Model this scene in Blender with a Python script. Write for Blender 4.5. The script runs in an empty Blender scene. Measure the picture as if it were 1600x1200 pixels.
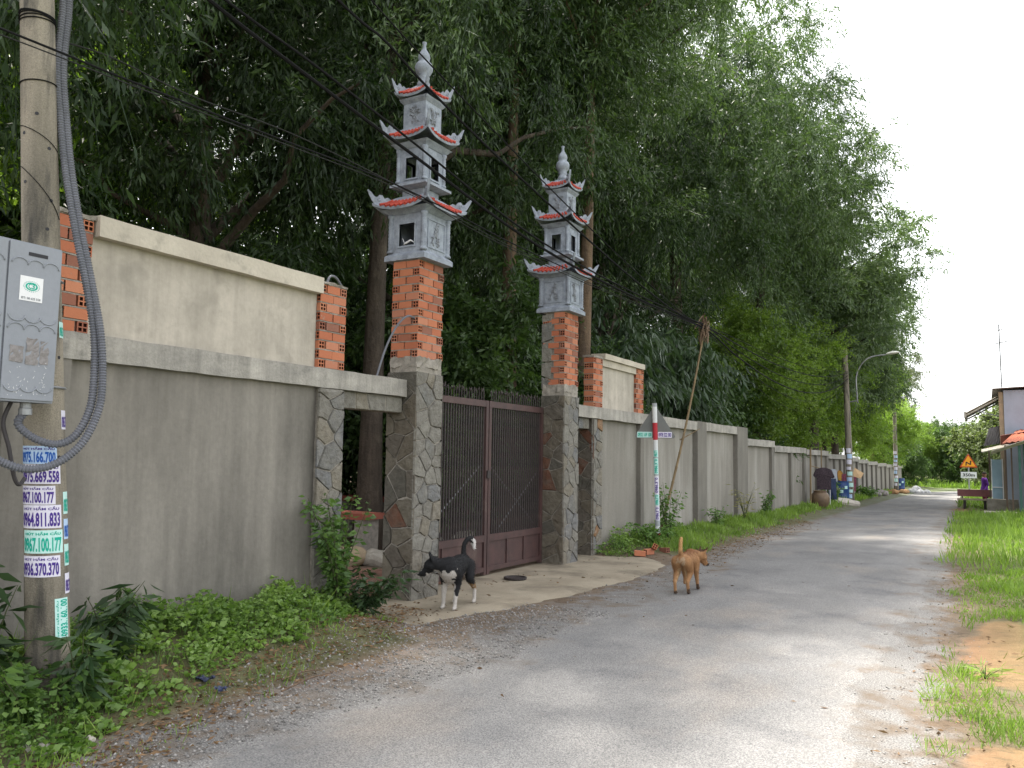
import bpy, math, random
import numpy as np
from math import sin, cos, tan, radians, pi, atan, atan2, hypot
from mathutils import Vector, Matrix
rnd = random.Random(7)
S = bpy.context.scene
COL = S.collection

# ------------------------------------------------------------------ camera
F = 1280.0                                   # focal length in photo pixels (1600 wide)
PITCH, YAW, ROLL, EYE = radians(5.017), radians(30.0), radians(0.9), 1.6
cd = bpy.data.cameras.new('camera'); cam = bpy.data.objects.new('camera', cd); COL.objects.link(cam)
cd.sensor_fit = 'HORIZONTAL'; cd.sensor_width = 36; cd.lens = 36 * F / 1600
cd.clip_start = 0.05; cd.clip_end = 6000
cam.matrix_world = (Matrix.Translation((0, 0, EYE)) @ Matrix.Rotation(YAW, 4, 'Z')
                    @ Matrix.Rotation(pi / 2 + PITCH, 4, 'X') @ Matrix.Rotation(ROLL, 4, 'Z'))
S.camera = cam
# ------------------------------------------------------------------ sky, sun, exposure
SUN_EL, SUN_AZ = radians(67), radians(-72)   # azimuth from +Y towards +X
w = bpy.data.worlds.new('World'); S.world = w; w.use_nodes = True
nt = w.node_tree; bg = nt.nodes['Background']
sky = nt.nodes.new('ShaderNodeTexSky'); sky.sky_type = 'NISHITA'; sky.sun_disc = False
sky.sun_elevation = SUN_EL; sky.sun_rotation = SUN_AZ
sky.air_density = 1.0; sky.dust_density = 2.0; sky.ozone_density = 0.6
hs = nt.nodes.new('ShaderNodeHueSaturation'); hs.inputs['Saturation'].default_value = 0.12
nt.links.new(sky.outputs[0], hs.inputs['Color']); nt.links.new(hs.outputs[0], bg.inputs[0])
bg.inputs[1].default_value = 0.15
ld = bpy.data.lights.new('sun', 'SUN'); sun = bpy.data.objects.new('sun', ld); COL.objects.link(sun)
ld.energy = 3.0; ld.angle = radians(3.0); ld.color = (1, .94, .84)
sd = Vector((sin(SUN_AZ) * cos(SUN_EL), cos(SUN_AZ) * cos(SUN_EL), sin(SUN_EL)))
sun.rotation_euler = sd.to_track_quat('Z', 'Y').to_euler(); sun.location = (-20, 10, 40)
S.view_settings.view_transform = 'Standard'; S.view_settings.look = 'None'
S.view_settings.gamma = 1; S.view_settings.exposure = 1.95
S.view_settings.use_curve_mapping = False
S.render.engine = 'CYCLES'
cy = S.cycles
cy.use_denoising = True
cy.max_bounces = 4; cy.diffuse_bounces = 3; cy.glossy_bounces = 1; cy.transmission_bounces = 3
cy.transparent_max_bounces = 4; cy.caustics_reflective = False; cy.caustics_refractive = False

# ------------------------------------------------------------------ helpers
def ray(px, py):
    """direction of a photo pixel (1600x1200) in the world"""
    v = Vector((px - 800, 600 - py, -F)); return (cam.matrix_world.to_3x3() @ v)
def on_z(px, py, z=0.0):
    r = ray(px, py); return Vector((0, 0, EYE)) + r * ((z - EYE) / r.z)
def on_x(px, py, X):
    r = ray(px, py); return Vector((0, 0, EYE)) + r * (X / r.x)
def on_y(px, py, Y):
    r = ray(px, py); return Vector((0, 0, EYE)) + r * (Y / r.y)
def near(px, py, x, y):
    """point of the pixel's ray that passes closest to the vertical line at x, y"""
    r = ray(px, py); return Vector((0, 0, EYE)) + r * ((r.x * x + r.y * y) / (r.x ** 2 + r.y ** 2))

def tag(o, label=None, cat=None, group=None, kind=None):
    if label: o['label'] = label
    if cat: o['category'] = cat
    if group: o['group'] = group
    if kind: o['kind'] = kind
    return o
def thing(name, loc, label, cat, group=None):
    o = bpy.data.objects.new(name, None); COL.objects.link(o); o.location = loc
    o.empty_display_size = .1
    return tag(o, label, cat, group)
def link(name, me, parent=None, loc=None, rot=None, scale=None):
    o = bpy.data.objects.new(name, me); COL.objects.link(o)
    if parent: o.parent = parent
    if loc is not None: o.location = loc
    if rot is not None: o.rotation_euler = rot
    if scale is not None: o.scale = scale
    return o
def copy_tree(o, parent=None):
    c = o.copy(); COL.objects.link(c); c.parent = parent
    for ch in [x for x in bpy.data.objects if x.parent == o]: copy_tree(ch, c)
    return c
def worldloc(o):
    v = Vector(o.location)
    while o.parent: o = o.parent; v += o.location
    return v

class MB:
    """collects geometry in world coordinates"""
    def __init__(s): s.v = []; s.f = []
    def add(s, vs, fs):
        n = len(s.v); s.v += [tuple(v) for v in vs]; s.f += [tuple(i + n for i in f) for f in fs]; return s
    def box(s, x0, x1, y0, y1, z0, z1):
        return s.add([(x0,y0,z0),(x1,y0,z0),(x1,y1,z0),(x0,y1,z0),(x0,y0,z1),(x1,y0,z1),(x1,y1,z1),(x0,y1,z1)],
                     [(0,3,2,1),(4,5,6,7),(0,1,5,4),(1,2,6,5),(2,3,7,6),(3,0,4,7)])
    def obox(s, M, x0, x1, y0, y1, z0, z1):
        t = MB().box(x0, x1, y0, y1, z0, z1); return s.add([M @ Vector(v) for v in t.v], t.f)
    def rough(s, x0, x1, y0, y1, z0, z1, step=.12, amp=.004, seed=1):
        """box whose edges are cut into short, slightly uneven pieces"""
        r = random.Random(seed)
        def cuts(a, b): return [a + (b - a) * i / max(1, round((b - a) / step)) for i in range(max(1, round((b - a) / step)) + 1)]
        X, Y, Z = cuts(x0, x1), cuts(y0, y1), cuts(z0, z1); idx = {}
        def vid(i, j, k):
            if (i, j, k) not in idx:
                idx[(i, j, k)] = len(s.v)
                s.v.append((X[i] + r.uniform(-amp, amp), Y[j] + r.uniform(-amp, amp), Z[k] + r.uniform(-amp, amp)))
            return idx[(i, j, k)]
        nx, ny, nz = len(X) - 1, len(Y) - 1, len(Z) - 1
        for i in range(nx):
            for j in range(ny):
                s.f.append((vid(i,j,0), vid(i,j+1,0), vid(i+1,j+1,0), vid(i+1,j,0)))
                s.f.append((vid(i,j,nz), vid(i+1,j,nz), vid(i+1,j+1,nz), vid(i,j+1,nz)))
        for i in range(nx):
            for k in range(nz):
                s.f.append((vid(i,0,k), vid(i+1,0,k), vid(i+1,0,k+1), vid(i,0,k+1)))
                s.f.append((vid(i,ny,k), vid(i,ny,k+1), vid(i+1,ny,k+1), vid(i+1,ny,k)))
        for j in range(ny):
            for k in range(nz):
                s.f.append((vid(0,j,k), vid(0,j,k+1), vid(0,j+1,k+1), vid(0,j+1,k)))
                s.f.append((vid(nx,j,k), vid(nx,j+1,k), vid(nx,j+1,k+1), vid(nx,j,k+1)))
        return s
    def tube(s, pts, rad, n=8, cap=True):
        pts = [Vector(p) for p in pts]; m = len(pts)
        if not hasattr(rad, '__len__'): rad = [rad] * m
        base = len(s.v); up = None
        for i, p in enumerate(pts):
            t = (pts[min(i + 1, m - 1)] - pts[max(i - 1, 0)]).normalized()
            if up is None:
                up = Vector((0, 0, 1)) if abs(t.z) < .9 else Vector((1, 0, 0))
            a = t.cross(up).normalized(); b = a.cross(t).normalized(); up = b
            for k in range(n):
                q = 2 * pi * k / n; s.v.append(tuple(p + (a * cos(q) + b * sin(q)) * rad[i]))
        for i in range(m - 1):
            for k in range(n):
                k2 = (k + 1) % n
                s.f.append((base+i*n+k, base+i*n+k2, base+(i+1)*n+k2, base+(i+1)*n+k))
        if cap:
            s.f.append(tuple(base + k for k in range(n))[::-1]); s.f.append(tuple(base + (m-1)*n + k for k in range(n)))
        return s
    def lathe(s, c, prof, n=16):
        c = Vector(c); base = len(s.v)
        for (r, z) in prof:
            for k in range(n):
                q = 2 * pi * k / n; s.v.append((c.x + r * cos(q), c.y + r * sin(q), c.z + z))
        for i in range(len(prof) - 1):
            for k in range(n):
                k2 = (k + 1) % n
                s.f.append((base+i*n+k, base+i*n+k2, base+(i+1)*n+k2, base+(i+1)*n+k))
        s.f.append(tuple(base + k for k in range(n))[::-1]); s.f.append(tuple(base + (len(prof)-1)*n + k for k in range(n)))
        return s
    def prism(s, poly, O, u, v, n, t):
        """polygon (a,b) in plane O,u,v extruded by t along n"""
        O, u, v, n = Vector(O), Vector(u), Vector(v), Vector(n); k = len(poly)
        lo = [O + u * a + v * b for a, b in poly]; hi = [p + n * t for p in lo]
        return s.add(lo + hi, [tuple(range(k))[::-1], tuple(range(k, 2*k))] + [(i, (i+1) % k, k + (i+1) % k, k + i) for i in range(k)])
    def sphere(s, c, r, n=10, m=7, sc=(1, 1, 1)):
        c = Vector(c); prof = []
        base = len(s.v)
        for i in range(1, m):
            a = pi * i / m
            for k in range(n):
                q = 2 * pi * k / n; s.v.append((c.x + r*sc[0]*sin(a)*cos(q), c.y + r*sc[1]*sin(a)*sin(q), c.z - r*sc[2]*cos(a)))
        b0 = len(s.v); s.v.append((c.x, c.y, c.z - r*sc[2])); s.v.append((c.x, c.y, c.z + r*sc[2]))
        for i in range(m - 2):
            for k in range(n):
                k2 = (k + 1) % n; s.f.append((base+i*n+k, base+i*n+k2, base+(i+1)*n+k2, base+(i+1)*n+k))
        for k in range(n):
            k2 = (k + 1) % n; s.f.append((b0, base+k2, base+k)); s.f.append((b0+1, base+(m-2)*n+k, base+(m-2)*n+k2))
        return s
    def mesh(s, name, mat, off=(0, 0, 0), smooth=False):
        o = Vector(off); me = bpy.data.meshes.new(name)
        me.from_pydata([(v[0]-o.x, v[1]-o.y, v[2]-o.z) for v in s.v], [], s.f); me.update()
        if mat: me.materials.append(mat)
        if smooth: me.polygons.foreach_set('use_smooth', [True] * len(me.polygons))
        return me
    def build(s, name, mat, parent=None, smooth=False, own=False):
        """own=True: object origin at the geometry's centre"""
        off = worldloc(parent) if parent else Vector((0, 0, 0)); loc = Vector((0, 0, 0))
        if own or not parent:
            a = np.array(s.v); c = Vector((a.min(0) + a.max(0)) / 2)
            if not own: c.z = a[:, 2].min()
            loc = c - off; off = c
        return link(name, s.mesh(name, mat, off, smooth), parent, loc)

def fast(name, V, Fq, mat, attr=None, smooth=False):
    """mesh from numpy arrays; Fq (n,3) or (n,4); attr one value for each vertex"""
    me = bpy.data.meshes.new(name); n, k = Fq.shape
    me.vertices.add(len(V)); me.vertices.foreach_set('co', V.astype(np.float32).ravel())
    me.loops.add(n * k); me.loops.foreach_set('vertex_index', Fq.astype(np.int32).ravel())
    me.polygons.add(n); me.polygons.foreach_set('loop_start', np.arange(0, n * k, k, dtype=np.int32))
    me.polygons.foreach_set('loop_total', np.full(n, k, np.int32))
    if smooth: me.polygons.foreach_set('use_smooth', np.ones(n, bool))
    if attr is not None:
        a = me.attributes.new('shade', 'FLOAT', 'POINT'); a.data.foreach_set('value', attr.astype(np.float32))
    me.update(calc_edges=True)
    if mat: me.materials.append(mat)
    return me

# ------------------------------------------------------------------ materials
def nodes(name):
    m = bpy.data.materials.new(name); m.use_nodes = True; t = m.node_tree
    return m, t, t.nodes['Principled BSDF'], t.nodes.new, t.links.new
def rgba(c): return (c[0], c[1], c[2], 1) if hasattr(c, '__len__') else (c, c, c, 1)
def mixc(N, L, a, b, fac, mode='MIX'):
    m = N('ShaderNodeMix'); m.data_type = 'RGBA'; m.blend_type = mode
    for k, x in ((6, a), (7, b)):
        if hasattr(x, 'is_linked'): L(x, m.inputs[k])
        else: m.inputs[k].default_value = rgba(x)
    if hasattr(fac, 'is_linked'): L(fac, m.inputs[0])
    else: m.inputs[0].default_value = fac
    return m.outputs[2]
def noise(N, L, co, scale, detail=5, rough=.6, lo=.35, hi=.65, stretch=(1, 1, 1)):
    mp = N('ShaderNodeMapping'); mp.inputs['Scale'].default_value = stretch; L(co, mp.inputs[0])
    n = N('ShaderNodeTexNoise'); n.inputs['Scale'].default_value = scale; n.inputs['Detail'].default_value = detail
    n.inputs['Roughness'].default_value = rough; L(mp.outputs[0], n.inputs[0])
    r = N('ShaderNodeMapRange'); r.inputs[1].default_value = lo; r.inputs[2].default_value = hi; L(n.outputs[0], r.inputs[0])
    return r.outputs[0]
def bumpn(N, L, b, h, dist, strength=1.0):
    bp = N('ShaderNodeBump'); bp.inputs['Distance'].default_value = dist; bp.inputs['Strength'].default_value = strength
    L(h, bp.inputs['Height']); L(bp.outputs[0], b.inputs['Normal']); return bp
def pmat(name, c1, c2=None, s1=4, stretch=(1,1,1), c3=None, s3=1.2, st3=(1,1,1), r3=(.5,.7), fine=.12, sf=60, rough=.85,
         bump=.003, bs=40, rand=0., metal=0., spec=.3, world=False, streak=0.):
    m, t, b, N, L = nodes(name)
    tc = N('ShaderNodeTexCoord')
    if world: g = N('ShaderNodeNewGeometry'); co = g.outputs['Position']
    else: co = tc.outputs['Object']
    col = None
    if c2 is not None: col = mixc(N, L, c1, c2, noise(N, L, co, s1, stretch=stretch))
    if c3 is not None: col = mixc(N, L, col if col is not None else c1, c3, noise(N, L, co, s3, lo=r3[0], hi=r3[1], stretch=st3))
    if streak:
        f = noise(N, L, co, 1.6, 6, .65, lo=.36, hi=.66, stretch=(1,4.5,.2)); mr = N('ShaderNodeMapRange')
        mr.inputs[3].default_value = 1 - streak; mr.inputs[4].default_value = 1 + streak*.35; L(f, mr.inputs[0])
        cmb = N('ShaderNodeCombineColor'); [L(mr.outputs[0], cmb.inputs[i]) for i in range(3)]
        col = mixc(N, L, col if col is not None else c1, cmb.outputs[0], 1., 'MULTIPLY')
    if fine:
        f = noise(N, L, co, sf, 3, lo=.2, hi=.8); mr = N('ShaderNodeMapRange')
        mr.inputs[3].default_value = 1 - fine; mr.inputs[4].default_value = 1 + fine; L(f, mr.inputs[0])
        cmb = N('ShaderNodeCombineColor'); [L(mr.outputs[0], cmb.inputs[i]) for i in range(3)]
        col = mixc(N, L, col if col is not None else c1, cmb.outputs[0], 1., 'MULTIPLY')
    if rand:
        oi = N('ShaderNodeObjectInfo'); mr = N('ShaderNodeMapRange')
        mr.inputs[3].default_value = 1 - rand; mr.inputs[4].default_value = 1 + rand; L(oi.outputs['Random'], mr.inputs[0])
        cmb = N('ShaderNodeCombineColor'); [L(mr.outputs[0], cmb.inputs[i]) for i in range(3)]
        col = mixc(N, L, col if col is not None else c1, cmb.outputs[0], 1., 'MULTIPLY')
    if col is None: b.inputs['Base Color'].default_value = rgba(c1)
    else: L(col, b.inputs['Base Color'])
    b.inputs['Roughness'].default_value = rough; b.inputs['Metallic'].default_value = metal
    b.inputs['Specular IOR Level'].default_value = spec
    if bump: bumpn(N, L, b, noise(N, L, co, bs, 4, lo=.2, hi=.8), bump)
    return m
def leafmat(name, dark, light, trans=.35, rough=.45, tl=1.5, spec=.35, rand=.15):
    m, t, b, N, L = nodes(name)
    a = N('ShaderNodeAttribute'); a.attribute_name = 'shade'
    c = mixc(N, L, dark, light, a.outputs['Fac'])
    oi = N('ShaderNodeObjectInfo'); mr = N('ShaderNodeMapRange')
    mr.inputs[3].default_value = 1 - rand; mr.inputs[4].default_value = 1 + rand; L(oi.outputs['Random'], mr.inputs[0])
    cmb = N('ShaderNodeCombineColor'); [L(mr.outputs[0], cmb.inputs[i]) for i in range(3)]
    c = mixc(N, L, c, cmb.outputs[0], 1., 'MULTIPLY')
    L(c, b.inputs['Base Color']); b.inputs['Roughness'].default_value = rough; b.inputs['Specular IOR Level'].default_value = spec
    tr = N('ShaderNodeBsdfTranslucent'); L(mixc(N, L, c, (tl * 1.0, tl * 1.15, tl * .45), 1., 'MULTIPLY'), tr.inputs[0])
    mx = N('ShaderNodeMixShader'); mx.inputs[0].default_value = trans
    L(b.outputs[0], mx.inputs[1]); L(tr.outputs[0], mx.inputs[2]); L(mx.outputs[0], t.nodes['Material Output'].inputs[0])
    return m
M = {}
M['plaster'] = pmat('aged_cement_render', (.262,.242,.212), (.195,.18,.158), 1.6, (1,1.6,.35), c3=(.12,.112,.098), s3=.9, st3=(1,1.5,.45), r3=(.46,.72), fine=.10, sf=25, bump=.002, bs=30, world=True, streak=0.15)
M['plaster_up'] = pmat('pale_cement_render', (.50,.45,.385), (.37,.335,.285), 1.6, c3=(.28,.255,.215), s3=2.9, r3=(.55,.8), fine=.08, sf=22, bump=.002, bs=25, world=True, streak=0.14)
M['coping'] = pmat('coping_concrete', (.40,.375,.335), (.28,.265,.24), 3.0, (1,.6,1.6), c3=(.15,.145,.13), s3=5, r3=(.58,.78), fine=.15, sf=50, bump=.004, bs=45, world=True, streak=0.25)
M['coping_up'] = pmat('pale_coping_render', (.52,.47,.39), (.42,.375,.31), 2.0, c3=(.33,.30,.25), s3=6, r3=(.55,.75), fine=.08, sf=30, bump=.002, bs=30, world=True)
M['panel_r'] = pmat('grey_cement_panel', (.27,.25,.22), (.21,.195,.17), 1.3, (1,1,.4), c3=(.35,.335,.305), s3=1.3, st3=(1,1.7,.3), r3=(.48,.74), fine=.10, sf=30, bump=.002, bs=30, world=True, streak=.09)
M['post_r'] = pmat('grey_cement_post', (.20,.185,.16), (.145,.135,.118), 2.0, (1,1,.5), fine=.12, sf=30, bump=.002, world=True, streak=.09)
M['mortar'] = pmat('grey_mortar', (.33,.30,.26), (.22,.20,.175), 14, fine=.2, sf=90, bump=.006, bs=60, world=True)
M['pole'] = pmat('weathered_pole_concrete', (.30,.265,.21), (.14,.125,.10), 3.0, (1.6,1.6,.22), c3=(.06,.056,.05), s3=4.2, st3=(2,2,.35), r3=(.52,.68), fine=.3, sf=130, bump=.004, bs=90)
M['stucco_grey'] = pmat('grey_painted_cast_concrete', (.35,.385,.45), (.235,.26,.31), 12, c3=(.15,.16,.18), s3=7, r3=(.55,.78), fine=.12, sf=70, bump=.004, bs=80)
M['relief_grey'] = pmat('dark_grey_relief', (.30,.32,.36), (.17,.18,.20), 14, fine=.15, sf=80, bump=.004, bs=90)
M['red_tile'] = pmat('red_painted_tile', (.52,.075,.045), (.36,.05,.035), 20, fine=.12, rough=.6, bump=.001)
M['rust_iron'] = pmat('brown_painted_steel', (.082,.045,.042), (.055,.033,.032), 6, c3=(.13,.10,.085), s3=2.2, r3=(.6,.8), fine=.12, rough=.55, bump=.001, bs=60, world=True)
M['dark_iron'] = pmat('dark_weathered_iron', (.05,.038,.036), (.03,.026,.026), 9, fine=.15, rough=.6, bump=.001)
M['red_iron'] = pmat('red_primer_steel', (.20,.055,.035), (.12,.04,.03), 8, fine=.12, rough=.6, bump=.001)
M['cabinet'] = pmat('grey_plastic_cabinet', (.25,.265,.30), (.225,.24,.27), 3, fine=.05, sf=40, rough=.5, bump=.0004, bs=120)
M['hole_shade'] = pmat('painted_hole_shade', (.03,.03,.035), fine=0, rough=.7, bump=0)  # dark colour painted where holes and slots would be in shade
M['flake'] = pmat('torn_paper_residue', (.20,.185,.18), (.24,.225,.225), 30, fine=.12, bump=.0005)
M['white'] = pmat('white_paper', (.72,.72,.74), fine=.05, rough=.6, bump=0)
M['conduit'] = pmat('grey_corrugated_conduit', (.155,.16,.185), (.12,.125,.145), 6, fine=.08, rough=.5, bump=0)
M['conduit_dark'] = pmat('dark_cable_sheath', (.045,.04,.042), fine=.1, rough=.6, bump=0)
M['wire'] = pmat('black_cable_sheath', (.012,.012,.013), fine=.1, rough=.8, bump=0, spec=.05)
M['wire_thin'] = pmat('grey_wire', (.03,.03,.03), fine=.1, rough=.8, bump=0, spec=.05)
M['steel'] = pmat('galvanised_steel', (.30,.31,.32), (.22,.22,.23), 12, fine=.1, rough=.5, metal=.5, bump=0)
M['bamboo'] = pmat('weathered_bamboo', (.22,.16,.085), (.15,.105,.06), 5, (3,3,.6), fine=.15, rough=.7, bump=.001)
M['twine'] = pmat('brown_rope_tangle', (.13,.085,.055), (.19,.13,.09), 40, fine=.2, bump=.004, bs=60)
M['bark'] = pmat('grey_brown_bark', (.085,.067,.052), (.05,.04,.032), 5, (2,2,.35), c3=(.14,.115,.09), s3=3, r3=(.55,.8), fine=.25, sf=40, rough=.95, bump=.02, bs=12)
M['bark_pale'] = pmat('pale_brown_bark', (.17,.115,.075), (.10,.07,.05), 5, (2,2,.35), fine=.25, sf=40, rough=.95, bump=.02, bs=12)
M['stem'] = pmat('green_stem', (.06,.07,.03), fine=.1, bump=0)
M['acacia'] = leafmat('acacia_leaf', (.036,.066,.028), (.118,.175,.072), .28, .38, 1.5)
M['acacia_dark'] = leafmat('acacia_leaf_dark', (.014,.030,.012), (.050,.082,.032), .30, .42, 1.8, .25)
M['acacia_far'] = leafmat('acacia_leaf_hazed', (.058,.095,.048), (.155,.215,.108), .30, .5, 1.5)  # haze veil over the far acacias put into a paler leaf colour
M['bright'] = leafmat('bright_green_leaf', (.085,.150,.030), (.25,.345,.075), .42, .45, 1.6)  # own light green, lightened to carry sunlight these crowns miss
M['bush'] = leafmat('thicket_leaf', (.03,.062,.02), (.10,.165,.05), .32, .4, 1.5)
M['broad'] = leafmat('broad_drooping_leaf', (.028,.052,.026), (.075,.115,.062), .25, .35, 1.4)
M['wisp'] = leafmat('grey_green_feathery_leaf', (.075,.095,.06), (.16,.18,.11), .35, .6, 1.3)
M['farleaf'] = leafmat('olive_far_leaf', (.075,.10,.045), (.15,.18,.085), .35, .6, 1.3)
M['cover'] = leafmat('ground_cover_leaf', (.06,.13,.028), (.26,.38,.095), .30, .42, 1.5)
M['shrubleaf'] = leafmat('shrub_leaf', (.04,.095,.025), (.15,.25,.065), .30, .42, 1.5)
M['darkleaf'] = leafmat('dark_long_leaf', (.018,.042,.018), (.05,.09,.03), .22, .38, 1.4)
M['grass'] = leafmat('grass_blade', (.09,.155,.03), (.26,.37,.08), .35, .5, 1.4)
M['grass_dry'] = leafmat('dry_grass_blade', (.16,.16,.06), (.34,.30,.13), .3, .6, 1.2)
M['litter'] = leafmat('dead_leaf', (.10,.055,.03), (.27,.17,.09), .1, .8, 1.0)
M['chip'] = leafmat('stone_chip', (.12,.115,.11), (.38,.36,.34), 0., .85, 1.0)

def brick_material():
    m, t, b, N, L = nodes('hollow_clay_brick')
    tc = N('ShaderNodeTexCoord'); co = tc.outputs['Object']; oi = N('ShaderNodeObjectInfo')
    cr = N('ShaderNodeValToRGB'); e = cr.color_ramp.elements
    e[0].color = rgba((.38,.13,.075)); e[1].color = rgba((.56,.235,.135))
    for p, c in ((.12,(.27,.125,.09)), (.2,(.43,.145,.08)), (.6,(.52,.195,.105)), (.9,(.46,.20,.13))):
        q = e.new(p); q.color = rgba(c)
    L(oi.outputs['Random'], cr.inputs[0])
    ad = N('ShaderNodeVectorMath'); ad.operation = 'ADD'; L(co, ad.inputs[0]); L(oi.outputs['Location'], ad.inputs[1])
    col = mixc(N, L, cr.outputs[0], (.33,.27,.22), noise(N, L, ad.outputs[0], 11, 5, lo=.64, hi=.76))
    col = mixc(N, L, col, (.75,.72,.68), noise(N, L, ad.outputs[0], 70, 2, lo=.3, hi=2.2), 'MULTIPLY')
    L(col, b.inputs['Base Color']); b.inputs['Roughness'].default_value = .9; b.inputs['Specular IOR Level'].default_value = .2
    wv = N('ShaderNodeTexWave'); wv.bands_direction = 'Z'; wv.inputs['Scale'].default_value = 55; wv.inputs['Distortion'].default_value = .6
    L(co, wv.inputs[0]); bumpn(N, L, b, wv.outputs['Fac'], .0012)
    return m
M['brick'] = brick_material()
M['hole'] = pmat('shaded_brick_inside', (.07,.022,.013), fine=0, bump=0)  # shade inside the brick holes put into a darker clay colour
def stone_material(name, stops, wear):
    m, t, b, N, L = nodes(name)
    tc = N('ShaderNodeTexCoord'); oi = N('ShaderNodeObjectInfo')
    ad = N('ShaderNodeVectorMath'); ad.operation = 'ADD'; L(tc.outputs['Object'], ad.inputs[0]); L(oi.outputs['Location'], ad.inputs[1]); co = ad.outputs[0]
    cr = N('ShaderNodeValToRGB'); cr.color_ramp.interpolation = 'CONSTANT'; e = cr.color_ramp.elements
    e[0].color = rgba(stops[0][1]); e[1].position = stops[-1][0]; e[1].color = rgba(stops[-1][1])
    for p, c in stops[1:-1]: q = e.new(p); q.color = rgba(c)
    L(oi.outputs['Random'], cr.inputs[0])
    col = mixc(N, L, cr.outputs[0], wear, noise(N, L, co, 7, 6, lo=.45, hi=.85))
    col = mixc(N, L, col, (.5,.49,.47), noise(N, L, co, 13, 6, lo=.42, hi=.9), 'MULTIPLY')
    L(col, b.inputs['Base Color']); b.inputs['Roughness'].default_value = .85; b.inputs['Specular IOR Level'].default_value = .3
    bumpn(N, L, b, noise(N, L, co, 15, 6, lo=.2, hi=.8), .022)
    return m
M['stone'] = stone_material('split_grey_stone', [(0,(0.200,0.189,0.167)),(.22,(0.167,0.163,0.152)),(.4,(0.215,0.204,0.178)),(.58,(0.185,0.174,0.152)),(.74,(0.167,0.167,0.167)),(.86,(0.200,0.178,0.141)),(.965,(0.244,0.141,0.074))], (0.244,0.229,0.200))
M['stone_shaded'] = stone_material('split_stone_shaded_side', [(0,(0.126,0.107,0.081)),(.25,(0.096,0.089,0.074)),(.5,(0.148,0.130,0.100)),(.7,(0.111,0.096,0.078)),(.93,(0.126,0.059,0.037))], (0.141,0.126,0.104))  # weaker light on side faces put into a darker, browner stone colour

# ------------------------------------------------------------------ ground heights
def lerp(pts, t):
    if t <= pts[0][0]: return pts[0][1]
    for (a, b), (c, d) in zip(pts, pts[1:]):
        if t <= c: return b + (d - b) * (t - a) / (c - a)
    return pts[-1][1]
def sm(t): t = max(0., min(1., t)); return t * t * (3 - 2 * t)
ZR = [(16, 0), (30, -.15), (60, -.5), (85, -.75), (120, -.9)]
def zroad(y): return lerp(ZR, y)
EL = [(-5,-3.9),(0,-3.78),(3,-3.62),(5.5,-3.49),(8.3,-3.46),(10.7,-3.55),(16,-3.75),(31,-4.35),(45,-4.7),(58,-4.8)]
ER = [(-5,-.5),(0,-.5),(5,-.56),(10,-.66),(15,-.82),(22,-1.0),(35,-1.25),(45,-1.4),(58,-1.45)]
BANK = [(5.4,.27),(6.4,.0),(12.3,.0),(13.2,.12),(20,.14),(60,.1)]
def gz(x, y):
    z = zroad(y)
    if x < -3.9:
        h = lerp(BANK, y); z += h * sm((-4.15 - x) / 1.1)
    if x > -.4: z += .05 * sm((x + .4) / 1.2)
    z += .012 * sin(x * 2.3 + y * .7) * sin(y * 1.7 - x) * (1 if (x < -4.6 or x > -.3) else 0)
    return z
X0 = -5.55                                   # front of the wall's copings

# ------------------------------------------------------------------ ground, road
def ground_material():
    m, t, b, N, L = nodes('roadside_ground')
    g = N('ShaderNodeNewGeometry'); P = g.outputs['Position']
    soil = mixc(N, L, (.13,.095,.068), (.20,.155,.115), noise(N, L, P, 3, 6))
    soil = mixc(N, L, soil, (.09,.065,.045), noise(N, L, P, 14, 5, lo=.52, hi=.68))
    gravel = mixc(N, L, (.12,.118,.115), (.30,.29,.28), noise(N, L, P, 90, 3, lo=.38, hi=.62))
    gravel = mixc(N, L, gravel, (.155,.125,.098), noise(N, L, P, 2.2, 5, lo=.5, hi=.68))
    a = N('ShaderNodeAttribute'); a.attribute_name = 'gravel'
    ns = noise(N, L, P, 4, 5, lo=.2, hi=.8)
    ma = N('ShaderNodeMath'); ma.operation = 'ADD'; L(a.outputs['Fac'], ma.inputs[0]); L(ns, ma.inputs[1])
    mr = N('ShaderNodeMapRange'); mr.inputs[1].default_value = .8; mr.inputs[2].default_value = 1.2; L(ma.outputs[0], mr.inputs[0])
    col = mixc(N, L, soil, gravel, mr.outputs[0])
    a2 = N('ShaderNodeAttribute'); a2.attribute_name = 'sand'
    ma = N('ShaderNodeMath'); ma.operation = 'ADD'; L(a2.outputs['Fac'], ma.inputs[0]); L(ns, ma.inputs[1])
    mr = N('ShaderNodeMapRange'); mr.inputs[1].default_value = .8; mr.inputs[2].default_value = 1.15; L(ma.outputs[0], mr.inputs[0])
    sand = mixc(N, L, (.30,.178,.108), (.225,.132,.08), noise(N, L, P, 5, 6))
    sand = mixc(N, L, sand, (.15,.10,.07), noise(N, L, P, 9, 6, lo=.56, hi=.70, stretch=(1,2.5,1)))
    col = mixc(N, L, col, sand, mr.outputs[0])
    a3 = N('ShaderNodeAttribute'); a3.attribute_name = 'turf'
    col = mixc(N, L, col, mixc(N, L, (.055,.085,.02), (.10,.13,.04), noise(N, L, P, 6, 5)), a3.outputs['Fac'])
    L(col, b.inputs['Base Color']); b.inputs['Roughness'].default_value = .95; b.inputs['Specular IOR Level'].default_value = .15
    bumpn(N, L, b, noise(N, L, P, 60, 5, lo=.2, hi=.8), .012)
    return m
def axis(pts):
    out = []
    for (a, b, st) in pts:
        n = max(1, round((b - a) / st)); out += [a + (b - a) * i / n for i in range(n)]
    out.append(pts[-1][1]); return out
gx = axis([(-1500,-200,300),(-200,-40,30),(-40,-8,2),(-8,-3,.2),(-3,-1,.5),(-1,4,.2),(4,10,1),(10,60,5),(60,200,30),(200,1500,300)])
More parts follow.
